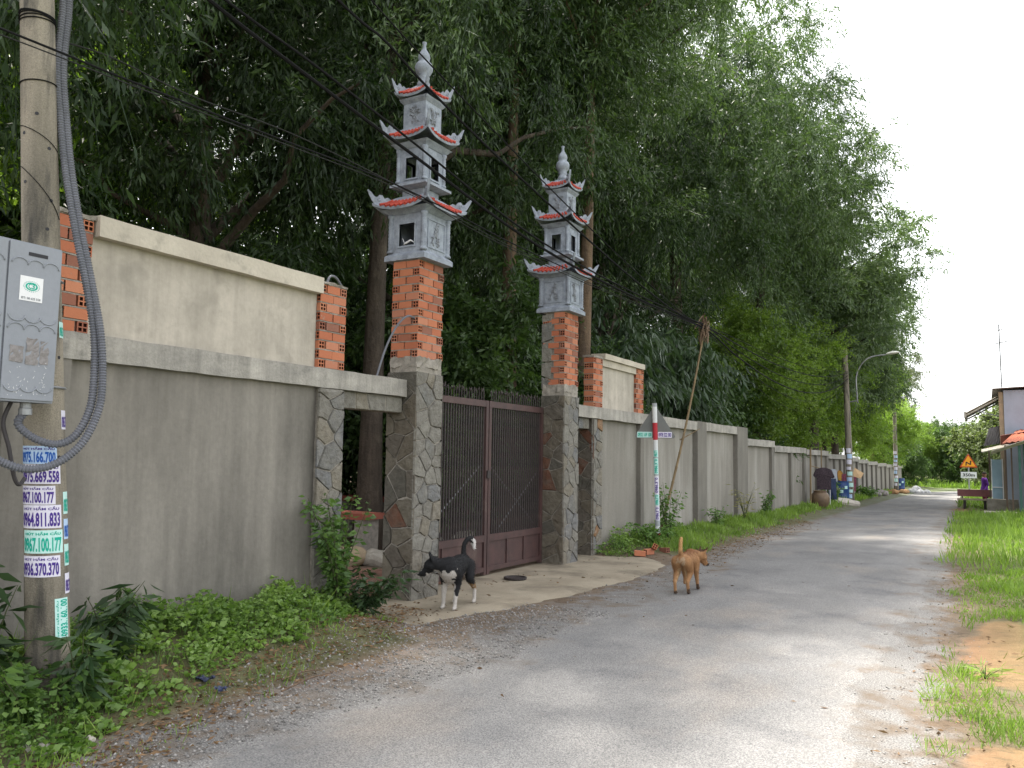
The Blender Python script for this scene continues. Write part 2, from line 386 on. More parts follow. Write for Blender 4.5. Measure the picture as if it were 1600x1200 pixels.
gy = axis([(-40,-2,4),(-2,16,.2),(16,40,.5),(40,100,2),(100,200,10),(200,2000,300)])
NX, NY = len(gx), len(gy)
V = np.array([(x, y, gz(x, y) - .012 * (1 if lerp(EL,y)+.45 < x < lerp(ER,y)-.45 and y < 56 else 0)) for y in gy for x in gx])
Fq = np.array([(j*NX+i, j*NX+i+1, (j+1)*NX+i+1, (j+1)*NX+i) for j in range(NY-1) for i in range(NX-1)])
me = fast('ground', V, Fq, ground_material(), smooth=True)
def blob(x, y, cx, cy, rx, ry): return max(0., 1 - ((x-cx)/rx)**2 - ((y-cy)/ry)**2)
at = {'gravel': [], 'sand': [], 'turf': []}
for x, y, z in V:
    l, r = lerp(EL, y), lerp(ER, y)
    gr = max(0, 1 - max(0, l - x) / 1.15) if x < l else (max(0, 1 - max(0, x - r) / .55) if x > r else 1)
    if x < -3 and 12.6 < y: gr *= .75
    at['gravel'].append(gr * .85)
    at['sand'].append(min(1, 1.5 * blob(x, y, .15, 8.3, .42, 1.9) + 1.1 * blob(x, y, .1, 5.1, .32, .6) + 1.1 * blob(x, y, -.4, 37, 1.1, 2.5) + .25 * blob(x,y,-4.05,4.9,.5,1.6)))
    at['turf'].append(.75 if (x > r + .9 or y > 60) else (.35 * sm((x - r - .3) / .5) if x > r else (.5 if x < -4.3 and (y < 6 or y > 13) and x > -5.6 else 0)))
for k, vals in at.items():
    a = me.attributes.new(k, 'FLOAT', 'POINT'); a.data.foreach_set('value', np.array(vals, np.float32))
tag(link('ground', me), kind='structure')

def asphalt_material():
    m, t, b, N, L = nodes('pale_worn_asphalt')
    g = N('ShaderNodeNewGeometry'); P = g.outputs['Position']
    base = mixc(N, L, (.175,.173,.172), (.225,.222,.22), noise(N, L, P, 1.1, 5, stretch=(1,.5,1)))
    base = mixc(N, L, base, (.255,.232,.21), noise(N, L, P, .7, 6, lo=.52, hi=.72, stretch=(1,.6,1)))
    base = mixc(N, L, base, (.135,.135,.14), noise(N, L, P, 1.1, 6, lo=.54, hi=.72))
    sp = noise(N, L, P, 110, 2, lo=.36, hi=.64)
    col = mixc(N, L, mixc(N, L, base, (.62,.62,.63), 1., 'MULTIPLY'), mixc(N, L, base, (1.28,1.27,1.25), 1., 'MULTIPLY'), sp)
    gv = mixc(N, L, (.12,.118,.115), (.30,.29,.28), noise(N, L, P, 90, 3, lo=.38, hi=.62))
    gv = mixc(N, L, gv, (.15,.122,.098), noise(N, L, P, 2.2, 5, lo=.5, hi=.68))
    a = N('ShaderNodeAttribute'); a.attribute_name = 'edge'; ma = N('ShaderNodeMath'); ma.operation = 'ADD'
    L(a.outputs['Fac'], ma.inputs[0]); L(noise(N, L, P, 5, 6, lo=.2, hi=.8), ma.inputs[1])
    mr = N('ShaderNodeMapRange'); mr.inputs[1].default_value = .72; mr.inputs[2].default_value = 1.12; L(ma.outputs[0], mr.inputs[0])
    col = mixc(N, L, col, gv, mr.outputs[0])
    vo = N('ShaderNodeTexVoronoi'); vo.inputs['Scale'].default_value = 70; L(P, vo.inputs[0])
    mr = N('ShaderNodeMapRange'); mr.inputs[1].default_value = .1; mr.inputs[2].default_value = .35
    mr.inputs[3].default_value = 1; mr.inputs[4].default_value = 0; L(vo.outputs['Distance'], mr.inputs[0])
    L(col, b.inputs['Base Color']); b.inputs['Roughness'].default_value = .95; b.inputs['Specular IOR Level'].default_value = .12
    bumpn(N, L, b, mr.outputs[0], .006, .7)
    return m
def strip(name, left, right, zoff, mat, kind='structure', m=10):
    n = len(left); V = []; Fa = []
    for (a, b) in zip(left, right):
        for i in range(m + 1):
            x = a[0] + (b[0]-a[0]) * i / m; y = a[1] + (b[1]-a[1]) * i / m
            V.append((x, y, zroad(y) + (zoff if 0 < i < m else -.004)))
    for j in range(n - 1):
        for i in range(m): Fa.append((j*(m+1)+i, j*(m+1)+i+1, (j+1)*(m+1)+i+1, (j+1)*(m+1)+i))
    me = fast(name, np.array(V), np.array(Fa), mat, smooth=True)
    a = me.attributes.new('edge', 'FLOAT', 'POINT'); a.data.foreach_set('value', np.array([1. if i in (0, m) else (.35 if i in (1, m-1) else 0.) for _ in range(n) for i in range(m+1)], np.float32))
    return tag(link(name, me), kind=kind)
def wob(y, k): return .05*sin(y*2.1+k) + .035*sin(y*5.3+2*k) + .03*sin(y*11.7+k*3) + .02*sin(y*23.+k) + .10*sin(y*.63+k*1.7)
ys = axis([(-4, 20, .08), (20, 58, .4)])
Lp = [(lerp(EL, y) + wob(y, 1) + (.13*sin((y-4.1)*1.5) if 3 < y < 8 else 0), y) for y in ys]
Rp = [(lerp(ER, y) + wob(y, 4), y) for y in ys]
bend = [(-3.1,60),(-3.0,64),(-2.4,68),(-.9,73),(2,78),(7,82),(16,85),(40,90),(90,96)]
for i, (x, y) in enumerate(bend):
    a = bend[max(i-1, 0)]; c = bend[min(i+1, len(bend)-1)]; d = Vector((c[0]-a[0], c[1]-a[1])).normalized()
    Lp.append((x - d.y*1.65, y + d.x*1.65)); Rp.append((x + d.y*1.65, y - d.x*1.65))
strip('road', Lp, Rp, .006, asphalt_material())
# concrete apron in front of the gate
apr = pmat('worn_apron_concrete', (.33,.285,.215), (.25,.21,.155), 2.2, c3=(.16,.135,.10), s3=1.6, r3=(.5,.7), fine=.14, sf=70, bump=.004, bs=50, world=True)
yy = axis([(6.35, 12.6, .12)])
AL = [(-5.95, y) for y in yy]
AR = [(lerp([(6.35,-4.75),(7.4,-4.42),(9,-4.15),(10.4,-3.95),(12,-4.15),(12.6,-4.6)], y) + .6*wob(y, 2.5), y) for y in yy]
strip('concrete_apron', AL, AR, .018, apr)

# ------------------------------------------------------------------ bricks and stones
def hollow_brick_mesh():
    L2, W2 = .09, .04; v = []; f = []; mi = []
    cuts = [-1, -.78, -.12, .12, .78, 1]
    def quad(a, b, c, d, k=0):
        n = len(v); v.extend([a, b, c, d]); f.append((n, n+1, n+2, n+3)); mi.append(k)
    quad((-L2,-W2,-W2),(L2,-W2,-W2),(L2,-W2,W2),(-L2,-W2,W2)); quad((L2,W2,-W2),(-L2,W2,-W2),(-L2,W2,W2),(L2,W2,W2))
    quad((-L2,-W2,W2),(L2,-W2,W2),(L2,W2,W2),(-L2,W2,W2)); quad((-L2,W2,-W2),(L2,W2,-W2),(L2,-W2,-W2),(-L2,-W2,-W2))
    for s in (-1, 1):
        x = L2 * s; xi = (L2 - .024) * s
        P = lambda X, a, b: (X, W2 * a * s, W2 * b)
        for i in range(5):
            for j in range(5):
                a0, a1, b0, b1 = cuts[i], cuts[i+1], cuts[j], cuts[j+1]
                if i in (1, 3) and j in (1, 3):
                    quad(P(xi,a0,b0), P(xi,a1,b0), P(xi,a1,b1), P(xi,a0,b1), 1)
                    quad(P(x,a0,b0), P(x,a1,b0), P(xi,a1,b0), P(xi,a0,b0), 1); quad(P(x,a1,b1), P(x,a0,b1), P(xi,a0,b1), P(xi,a1,b1), 1)
                    quad(P(x,a1,b0), P(x,a1,b1), P(xi,a1,b1), P(xi,a1,b0), 1); quad(P(x,a0,b1), P(x,a0,b0), P(xi,a0,b0), P(xi,a0,b1), 1)
                else: quad(P(x,a0,b0), P(x,a1,b0), P(x,a1,b1), P(x,a0,b1))
    me = bpy.data.meshes.new('brick'); me.from_pydata(v, [], f); me.materials.append(M['brick']); me.materials.append(M['hole'])
    me.polygons.foreach_set('material_index', mi); me.update(); return me
BRICK = hollow_brick_mesh()
PITCH_B = .093
def brick(parent, x, y, z, along, r=rnd):
    """brick with its centre at x, y, z; along 'x' or 'y'"""
    p = worldloc(parent)
    a = (0 if along == 'x' else pi/2) + (pi if r.random() < .5 else 0) + r.uniform(-.012, .012)
    j = r.uniform
    return link('brick', BRICK, parent, (x-p.x+j(-.004,.004), y-p.y+j(-.004,.004), z-p.z+j(-.0015,.0015)), (j(-.01,.01), j(-.01,.01), a), (j(.97,1.0), j(.97,1.0), j(.93,.99)))
def mortar_bed(parent, x0, x1, y0, y1, z0, rows, seed):
    m_ = MB(); m_.box(x0+.030, x1-.030, y0+.030, y1-.030, z0, z0+rows*PITCH_B-.006)
    for i in range(rows + 1):
        m_.rough(x0+.004, x1-.004, y0+.004, y1-.004, z0+i*PITCH_B-.0075+(.006 if i == 0 else 0), z0+i*PITCH_B+.0045, .05, .0022, seed*31+i)
    tag(m_.build('mortar', M['mortar'], parent), kind='stuff')
def brick_pier(parent, xf, y0, z0, rows, wy=.375, seed=1):
    """pier one brick deep whose street face is at xf"""
    r = random.Random(seed)
    mortar_bed(parent, xf-.183, xf, y0, y0+wy, z0, rows, seed)
    for i in range(rows):
        z = z0 + .044 + i * PITCH_B
        if i % 2:
            for k in (0, 1):
                for d in (0, 1): brick(parent, xf-.04-d*.092, y0+.092+k*(wy-.184), z, 'y', r)
        else:
            brick(parent, xf-.09, y0+.04, z, 'x', r); brick(parent, xf-.09, y0+wy-.04, z, 'x', r)
            for d in (0, 1): brick(parent, xf-.04-d*.092, y0+wy/2, z, 'y', r)
def brick_shaft(parent, xf, y0, z0, rows, wx=.372, wy=.485, seed=1, skip=None):
    r = random.Random(seed)
    mortar_bed(parent, xf-wx, xf, y0, y0+wy, z0, rows, seed)
    for i in range(rows):
        z = z0 + .044 + i * PITCH_B; xb = xf - wx; y1 = y0 + wy
        L = []
        if i % 2 == 0:
            L += [(xf-.04, y0+.09, 'y'), (xf-.04, y0+.278, 'y'), (xb+.04, y0+.09, 'y'), (xb+.04, y0+.278, 'y'), (xf-wx/2, y0+.04, 'x')]
            L += [(xf-.09, y1-.04, 'x'), (xb+.09, y1-.04, 'x')]
        else:
            L += [(xf-.09, y0+.04, 'x'), (xb+.09, y0+.04, 'x'), (xf-.04, y0+.182, 'y'), (xf-.04, y0+.372, 'y'), (xb+.04, y0+.182, 'y'), (xb+.04, y0+.372, 'y'), (xf-wx/2, y1-.04, 'x')]
        for b in L:
            if not (skip and skip(i, *b)): brick(parent, b[0], b[1], z, b[2], r)

def clip(poly, px, py, nx, ny):
    """keep the side where (p - P).n <= 0"""
    out = []
    for i in range(len(poly)):
        a, b = poly[i], poly[(i+1) % len(poly)]
        da = (a[0]-px)*nx + (a[1]-py)*ny; db = (b[0]-px)*nx + (b[1]-py)*ny
        if da <= 0: out.append(a)
        if (da < 0) != (db < 0) and da != db:
            t = da / (da - db); out.append((a[0]+(b[0]-a[0])*t, a[1]+(b[1]-a[1])*t))
    return out
def crazy_paving(parent, O, u, v, n, w, h, cell, mat, seed, joint=.011, name='stone', thick=(.012,.026)):
    """irregular flat stones over the rectangle w x h, each an object of its own"""
    r = random.Random(seed); O, u, v, n = Vector(O), Vector(u), Vector(v), Vector(n); pw = worldloc(parent)
    nx, ny = max(1, round(w / cell)), max(1, round(h / cell))
    seeds = [((i + .5 + r.uniform(-.46,.46) + (.25 if j % 2 else -.25)) * w / nx, (j + .5 + r.uniform(-.46,.46)) * h / ny) for j in range(ny) for i in range(nx) if r.random() > .13]
    for s in seeds:
        poly = [(0,0),(w,0),(w,h),(0,h)]
        for q in seeds:
            if q is s: continue
            dx, dy = q[0]-s[0], q[1]-s[1]; d = hypot(dx, dy)
            if d > 4 * cell: continue
            poly = clip(poly, s[0]+dx/2-dx/d*joint/2, s[1]+dy/2-dy/d*joint/2, dx/d, dy/d)
            if len(poly) < 3: break
        if len(poly) < 3: continue
        cx = sum(p[0] for p in poly)/len(poly); cy_ = sum(p[1] for p in poly)/len(poly)
        ring = []
        for i in range(len(poly)):
            a, b = poly[i], poly[(i+1) % len(poly)]
            ring.append(a)
            if hypot(b[0]-a[0], b[1]-a[1]) > .07:
                ed = min(a[0],b[0]) > 1e-4 and max(a[0],b[0]) < w-1e-4
                ring.append(((a[0]+b[0])/2 + (r.uniform(-.008,.008) if ed else 0), (a[1]+b[1])/2 + r.uniform(-.008,.008)))
        t = r.uniform(*thick); k = len(ring); c = O + u*cx + v*cy_
        lo = [O + u*(cx+(a-cx)*1.0) + v*(cy_+(b-cy_)*1.0) - c for a, b in ring]
        hi = [O + u*(cx+(a-cx)*.93) + v*(cy_+(b-cy_)*.93) + n*(t*r.uniform(.75,1.1)) - c for a, b in ring]
        me = bpy.data.meshes.new(name)
        me.from_pydata(lo + hi + [n * (t * r.uniform(1., 1.25))], [], [(i, (i+1) % k, k+(i+1) % k, k+i) for i in range(k)] + [(k+i, k+(i+1) % k, 2*k) for i in range(k)])
        me.materials.append(mat); me.update()
        link(name, me, parent, c - pw)

PX0, PX1 = -5.84, -5.43                      # gate pillars, across
def gate_pillar(y0, y1, label, seed, right=False):
    t = thing('gate_pillar', ((PX0+PX1)/2, (y0+y1)/2, 0), label, 'pillar', 'stone and brick pillars of the gate')
    r = random.Random(seed)
    MB().rough(PX0+.02, PX1-.02, y0+.02, y1-.02, -.1, 2.60, .12, .006, seed).build('core', M['mortar'], t)
    crazy_paving(t, (PX0, y0+.02, -.06), (1,0,0), (0,0,1), (0,-1,0), PX1-PX0, 2.58, .19, M['stone_shaded'], seed+1)
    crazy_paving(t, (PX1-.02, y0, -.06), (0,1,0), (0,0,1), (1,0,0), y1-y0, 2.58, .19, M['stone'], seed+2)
    crazy_paving(t, (PX1, y1-.02, -.06), (-1,0,0), (0,0,1), (0,1,0), PX1-PX0, 2.58, .24, M['stone_shaded'], seed+3)
    # rough mortar shoulder between stone and brick
    MB().rough(PX0+.03, PX1-.012, y0+.012, y1-.03, 2.57, 2.69, .05, .014, seed+4).build('mortar_shoulder', M['mortar'], t)
    rows = 12
    skip = None
    if right:
        skip = lambda i, x, y, al: (x < PX0+.2 and y < y0+.25 and al == 'x')
    brick_shaft(t, PX1-.018, y0+.025, 2.68, rows, seed=seed, skip=skip)
    if right:
        crazy_paving(t, (PX0+.0, y0+.038, 2.62), (1,0,0), (0,0,1), (0,-1,0), .17, 1.14, .16, M['stone'], seed+9)
    return t
YL0, YL1, YR0, YR1 = 7.29, 7.81, 10.98, 11.50
gate_pillar(YL0, YL1, 'stone clad gate pillar with orange brick top beside the side doorway, nearest the black dog', 11)
gate_pillar(YR0, YR1, 'stone clad gate pillar on the far side of the brown gate, by the weedy verge', 31, True)

# ------------------------------------------------------------------ left boundary wall
t = thing('boundary_wall', (-5.65, 3.5, 0), 'tall grey rendered wall left of the gate, topped by brick piers and a pale panel', 'wall')
MB().box(-5.79, X0-.07, -3.0, 2.98, -.1, 2.235).build('panel', M['plaster'], t)
MB().box(-5.79, X0-.07, 3.42, 5.93, -.1, 2.235).build('panel', M['plaster'], t)
MB().rough(-5.80, X0-.012, 2.98, 3.42, -.1, 2.232, .2, .003, 3).build('pilaster', M['plaster'], t)
MB().rough(-5.84, X0, -3.0, 7.285, 2.235, 2.425, .15, .004, 5).build('coping', M['coping'], t)
# stone clad door post and lintel
MB().box(-5.82, X0-.02, 5.93, 6.25, -.1, 2.232).build('door_post', M['mortar'], t)
crazy_paving(t, (X0-.02, 5.90, 0), (0,1,0), (0,0,1), (1,0,0), .37, 2.225, .18, M['stone'], 51)
crazy_paving(t, (-5.83, 6.25, 0), (1,0,0), (0,0,1), (0,1,0), .27, 2.225, .2, M['stone_shaded'], 52)
MB().box(-5.80, X0-.07, 6.28, 7.28, 2.06, 2.232).build('lintel', M['mortar'], t)
crazy_paving(t, (X0-.07, 6.28, 2.06), (0,1,0), (0,0,1), (1,0,0), 1.0, .172, .2, M['stone'], 53, thick=(.008,.016))
# upper brick piers, panel, coping
ZU = 2.425
brick_pier(t, X0-.03, 3.16, ZU, 9, .375, 63)
brick_pier(t, X0-.03, 5.90, ZU, 9, .375, 62)
MB().rough(-5.77, X0-.02, 3.15, 3.545, ZU+9*PITCH_B-.003, ZU+9*PITCH_B+.03, .05, .008, 8).build('mortar_cap', M['mortar'], t)
MB().rough(-5.77, X0-.02, 5.92, 6.28, ZU+9*PITCH_B-.003, ZU+9*PITCH_B+.02, .05, .008, 9).build('mortar_cap', M['mortar'], t)
MB().box(-5.75, X0-.075, 3.54, 5.895, ZU-.003, 3.145).build('upper_panel', M['plaster_up'], t)
MB().rough(-5.80, X0+.015, 3.555, 5.89, 3.145, 3.30, .2, .003, 12).build('upper_coping', M['coping_up'], t)

# ------------------------------------------------------------------ right boundary wall
t = thing('boundary_wall', (-5.65, 13, 0), 'long grey wall stepping down the road right of the gate behind the traffic sign', 'wall')
MB().box(-5.82, X0-.02, 12.31, 12.66, -.1, 2.235).build('door_post', M['mortar'], t)
crazy_paving(t, (X0-.02, 12.28, 0), (0,1,0), (0,0,1), (1,0,0), .40, 2.23, .17, M['stone'], 71)
crazy_paving(t, (-5.84, 12.31, 0), (1,0,0), (0,0,1), (0,-1,0), .30, 2.23, .19, M['stone_shaded'], 72)
MB().box(-5.80, X0-.07, 11.51, 12.28, 2.06, 2.232).build('lintel', M['mortar'], t)
crazy_paving(t, (X0-.07, 11.51, 2.06), (0,1,0), (0,0,1), (1,0,0), .77, .172, .2, M['stone'], 73, thick=(.008,.016))
secs = [(11.52,17.85,2.425),(18.55,21.25,2.435),(22.3,25.6,2.17),(25.62,30.7,2.04),(30.75,35.5,2.0),(35.55,40.5,1.88),(40.55,44.6,1.78),(44.65,48.5,1.69),(48.55,53,1.60),(53.05,58,1.5),(58.05,63,1.42),(63.05,70,1.34)]
for i, (a, b, z) in enumerate(secs):
    lo = max(a, 12.68) if i == 0 else a
    MB().box(-5.79, X0-.09, lo, b, -1.2, z-.19).build('panel', M['panel_r'], t)
    MB().rough(-5.86, X0+.02, a, b, z-.19, z, .3, .006, 80+i).build('coping', M['coping'], t)
posts = [(14.45,14.62,2.23,0),(17.85,18.55,2.44,.03),(21.25,22.3,2.45,.03),(25.3,25.61,2.0,0),(28.1,28.3,1.84,0),(30.4,30.74,1.85,0),(32.9,33.1,1.8,0),(35.2,35.54,1.8,0),(37.2,37.4,1.68,0),(38.9,39.1,1.68,0),(40.2,40.54,1.68,0),(42.4,42.6,1.58,0),(44.3,44.64,1.58,0),(46.5,46.7,1.48,0),(48.2,48.54,1.48,0),(50.6,50.8,1.40,0),(52.7,53.04,1.40,0),(55.4,55.6,1.3,0),(57.7,58.04,1.3,0),(60.4,60.6,1.22,0)]
for i, (a, b, z, p) in enumerate(posts):
    MB().rough(-5.80, X0-.005+p, a, b, -1.2, z, .35, .004, 120+i).build('post', M['post_r'], t)
brick_pier(t, X0-.03, 12.36, ZU, 9, .375, 64); brick_pier(t, X0-.03, 14.28, ZU, 9, .375, 65)
MB().box(-5.75, X0-.075, 12.74, 14.275, ZU-.003, 3.145).build('upper_panel', M['plaster_up'], t)
MB().rough(-5.80, X0+.015, 12.75, 14.62, 3.264, 3.36, .2, .004, 13).build('upper_coping', M['coping_up'], t)
MB().box(-5.77, X0-.03, 12.745, 14.275, 3.146, 3.262).build('upper_beam', M['coping_up'], t)
MB().rough(-5.77, X0-.02, 12.35, 12.74, ZU+9*PITCH_B-.003, ZU+9*PITCH_B+.03, .05, .008, 14).build('mortar_cap', M['mortar'], t)

# ------------------------------------------------------------------ steel gate
GX = -5.80
t = thing('steel_gate', (GX, 9.395, 0), 'brown steel double gate with vertical bars and solid lower panels between the stone pillars', 'gate')
def leaf(y0, y1):
    f = MB(); top, mid, bot = 2.335, .55, .07
    for (a, b) in ((y0, y0+.06), (y1-.06, y1)): f.box(GX-.03, GX+.03, a, b, .03, top)
    f.box(GX-.028, GX+.028, y0+.06, y1-.06, top-.085, top-.002); f.box(GX-.028, GX+.028, y0+.06, y1-.06, mid-.09, mid); f.box(GX-.028, GX+.028, y0+.06, y1-.06, bot, bot+.06)
    f.build('leaf_frame', M['rust_iron'], t)
    n = 24; w_ = (y1 - y0 - .12)
    bm = MB().box(-.009, .009, -.009, .009, 0, top-.085-mid).mesh('bar', M['dark_iron']); sp = MB()
    sp.tube([(0,0,0),(0,0,.10),(.012,0,.13),(.0,0,.165)], [.008,.008,.014,.001], 6)
    spm = sp.mesh('spike', M['dark_iron'])
    for i in range(n):
        y = y0 + .06 + w_ * (i + .5) / n
        link('bar', bm, t, (0, y - 9.395, mid))
        link('spike', spm, t, (0, y - 9.395, top), (0, 0, rnd.uniform(0, 6)), (1, 1, rnd.uniform(.85, 1.15)))
    for k in range(3):
        a = y0 + .06 + w_*k/3; b = y0 + .06 + w_*(k+1)/3
        MB().box(GX-.012, GX+.008, a+.012, b-.012, bot+.06, mid-.09).build('lower_panel', M['rust_iron'], t)
        if k: MB().box(GX-.028, GX+.026, a-.0125, a+.0125, bot+.06, mid-.09).build('panel_mullion', M['rust_iron'], t)
    return
leaf(7.83, 9.385); leaf(9.405, 10.96)
for (a, b) in (((7.95,.6),(9.3,1.45)), ((9.5,1.5),(10.85,.6)), ((9.8,.6),(10.9,1.35))):
    MB().tube([(GX-.05,a[0],a[1]),(GX-.05,b[0],b[1])], .010, 6).build('brace', M['steel'], t)
MB().box(GX+.03, GX+.05, 9.35, 9.44, 1.30, 1.40).build('latch', M['dark_iron'], t)

# ------------------------------------------------------------------ lantern towers on the pillars
def rot4(k): return Matrix.Rotation(k * pi/2, 4, 'Z')
def roof_tier(t, name, hw, zc, zin, hin, lift):
    """square roof with upturned corners: eave half width hw at zc, rising to half width hin at zin"""
    n, ms = 12, 5; top = MB(); und = MB(); o = worldloc(t)
    def P(k, u, s, dz=0., inset=0.):
        a = (hw - inset) * (1 + .06 * abs(u)**4) * (1-s) + hin * s
        z = (zc - lift + lift * abs(u)**2.6) * (1-s) + zin * s - .018 * sin(pi*s) + dz
        return o + rot4(k) @ Vector((a * u, -a, z - o.z))
    for k in range(4):
        for mb, dz, ins in ((top, 0, 0), (und, -.028, .006)):
            b = len(mb.v)
            for i in range(n+1):
                for j in range(ms+1): mb.v.append(tuple(P(k, -1+2*i/n, j/ms, dz, ins)))
            for i in range(n):
                for j in range(ms):
                    q = (b+i*(ms+1)+j, b+(i+1)*(ms+1)+j, b+(i+1)*(ms+1)+j+1, b+i*(ms+1)+j+1); mb.f.append(q if mb is top else q[::-1])
        b = len(top.v)
        for i in range(n+1): top.v += [tuple(P(k, -1+2*i/n, 0)), tuple(P(k, -1+2*i/n, 0, -.028, .006))]
        top.f += [(b+2*i+1, b+2*i+3, b+2*i+2, b+2*i) for i in range(n)]
    n0 = len(top.v); top.v += und.v; top.f += [tuple(i+n0 for i in f) for f in und.f]
    rf = top.build(name, M['stucco_grey'], t, smooth=False)
    tl = MB()
    for k in range(4):
        cnt = 9 if hw > .35 else (8 if hw > .3 else 7)
        for i in range(cnt):
            u = -.74 + 1.48 * i / (cnt-1)
            tl.tube([P(k, u, s, .010) + (rot4(k) @ Vector((0,-.012,0)) if s == 0 else Vector()) for s in (0,.3,.62)], .0165 if hw > .3 else .0135, 7)
    tag(tl.build('tiles', M['red_tile'], rf), kind='stuff')
    # fretted ridge plates on the four hips
    out = [(0,0),(.10,.03),(.2,.02),(.30,.05),(.42,.035),(.52,.08),(.60,.06),(.66,.12),(.74,.13),(.80,.085),(.86,.10),(.93,.16),(1.03,.22),(1.06,.215),(1.0,.12),(.93,.03),(.86,-.035),(.7,-.045),(.4,-.03),(0,-.02)]
    Lr = hw * 1.414 * 1.06 * .78
    for k in range(4):
        d = rot4(k) @ Vector((1,-1,0)).normalized(); sd_ = Vector((-d.y, d.x, 0))
        s0 = P(k, 1, 0); O = s0 - d * (Lr * .93) + Vector((0,0,-.0))
        mb = MB(); zslope = (zin - zc) * .60
        poly = [(a * Lr, b * .66 + (1 - min(a, 1)) * zslope * .55 + .012) for a, b in out]
        mb.prism(poly, O - sd_*.014, d, (0,0,1), sd_, .028)
        # raised curl on both sides of the plate
        for sgn in (-1, 1):
            mb.tube([O + d*(Lr*(.74 + .05*cos(q)*(1-q/9))) + Vector((0,0,.045+.03*sin(q)*(1-q/9))) + sd_*(.016*sgn) for q in [i*.6 for i in range(12)]], .006, 5)
        mb.build('hip_ridge', M['stucco_grey'], rf)
    return rf
def column(mb, x, y, z0, z1, r):
    prof = [(r*1.5,0),(r*1.5,.02),(r*1.05,.035)]
    h = z1 - z0; n = 9
    for i in range(n): prof += [(r*1.0, .04+(h-.08)*i/n), (r*1.18, .04+(h-.08)*(i+.5)/n)]
    prof += [(r*1.0, h-.04),(r*1.5,h-.02),(r*1.5,h)]
    mb.lathe((x, y, z0), prof, 10)
def relief(mb, O, u, n, w_, h_, seed):
    r = random.Random(seed); O, u, n = Vector(O), Vector(u), Vector(n); z = Vector((0,0,1))
    x = r.uniform(.35,.65)
    for s in range(3):
        x0 = r.uniform(.3,.7); pts = []; xx = x0
        for i in range(6):
            pts.append(O + u*(w_*xx) + z*(h_*(.06+.165*i)) + n*.004); xx = min(.9, max(.1, xx + r.uniform(-.12,.12)))
        mb.tube(pts, .008, 5)
        for i in range(9):
            c = pts[r.randrange(1,6)]; a = r.uniform(0, 2*pi); l = r.uniform(.03,.06)
            mb.tube([c, c + (u*cos(a)+z*sin(a))*l*.5 + n*.004, c + (u*cos(a)+z*sin(a))*l], [.004,.012,.001], 5)
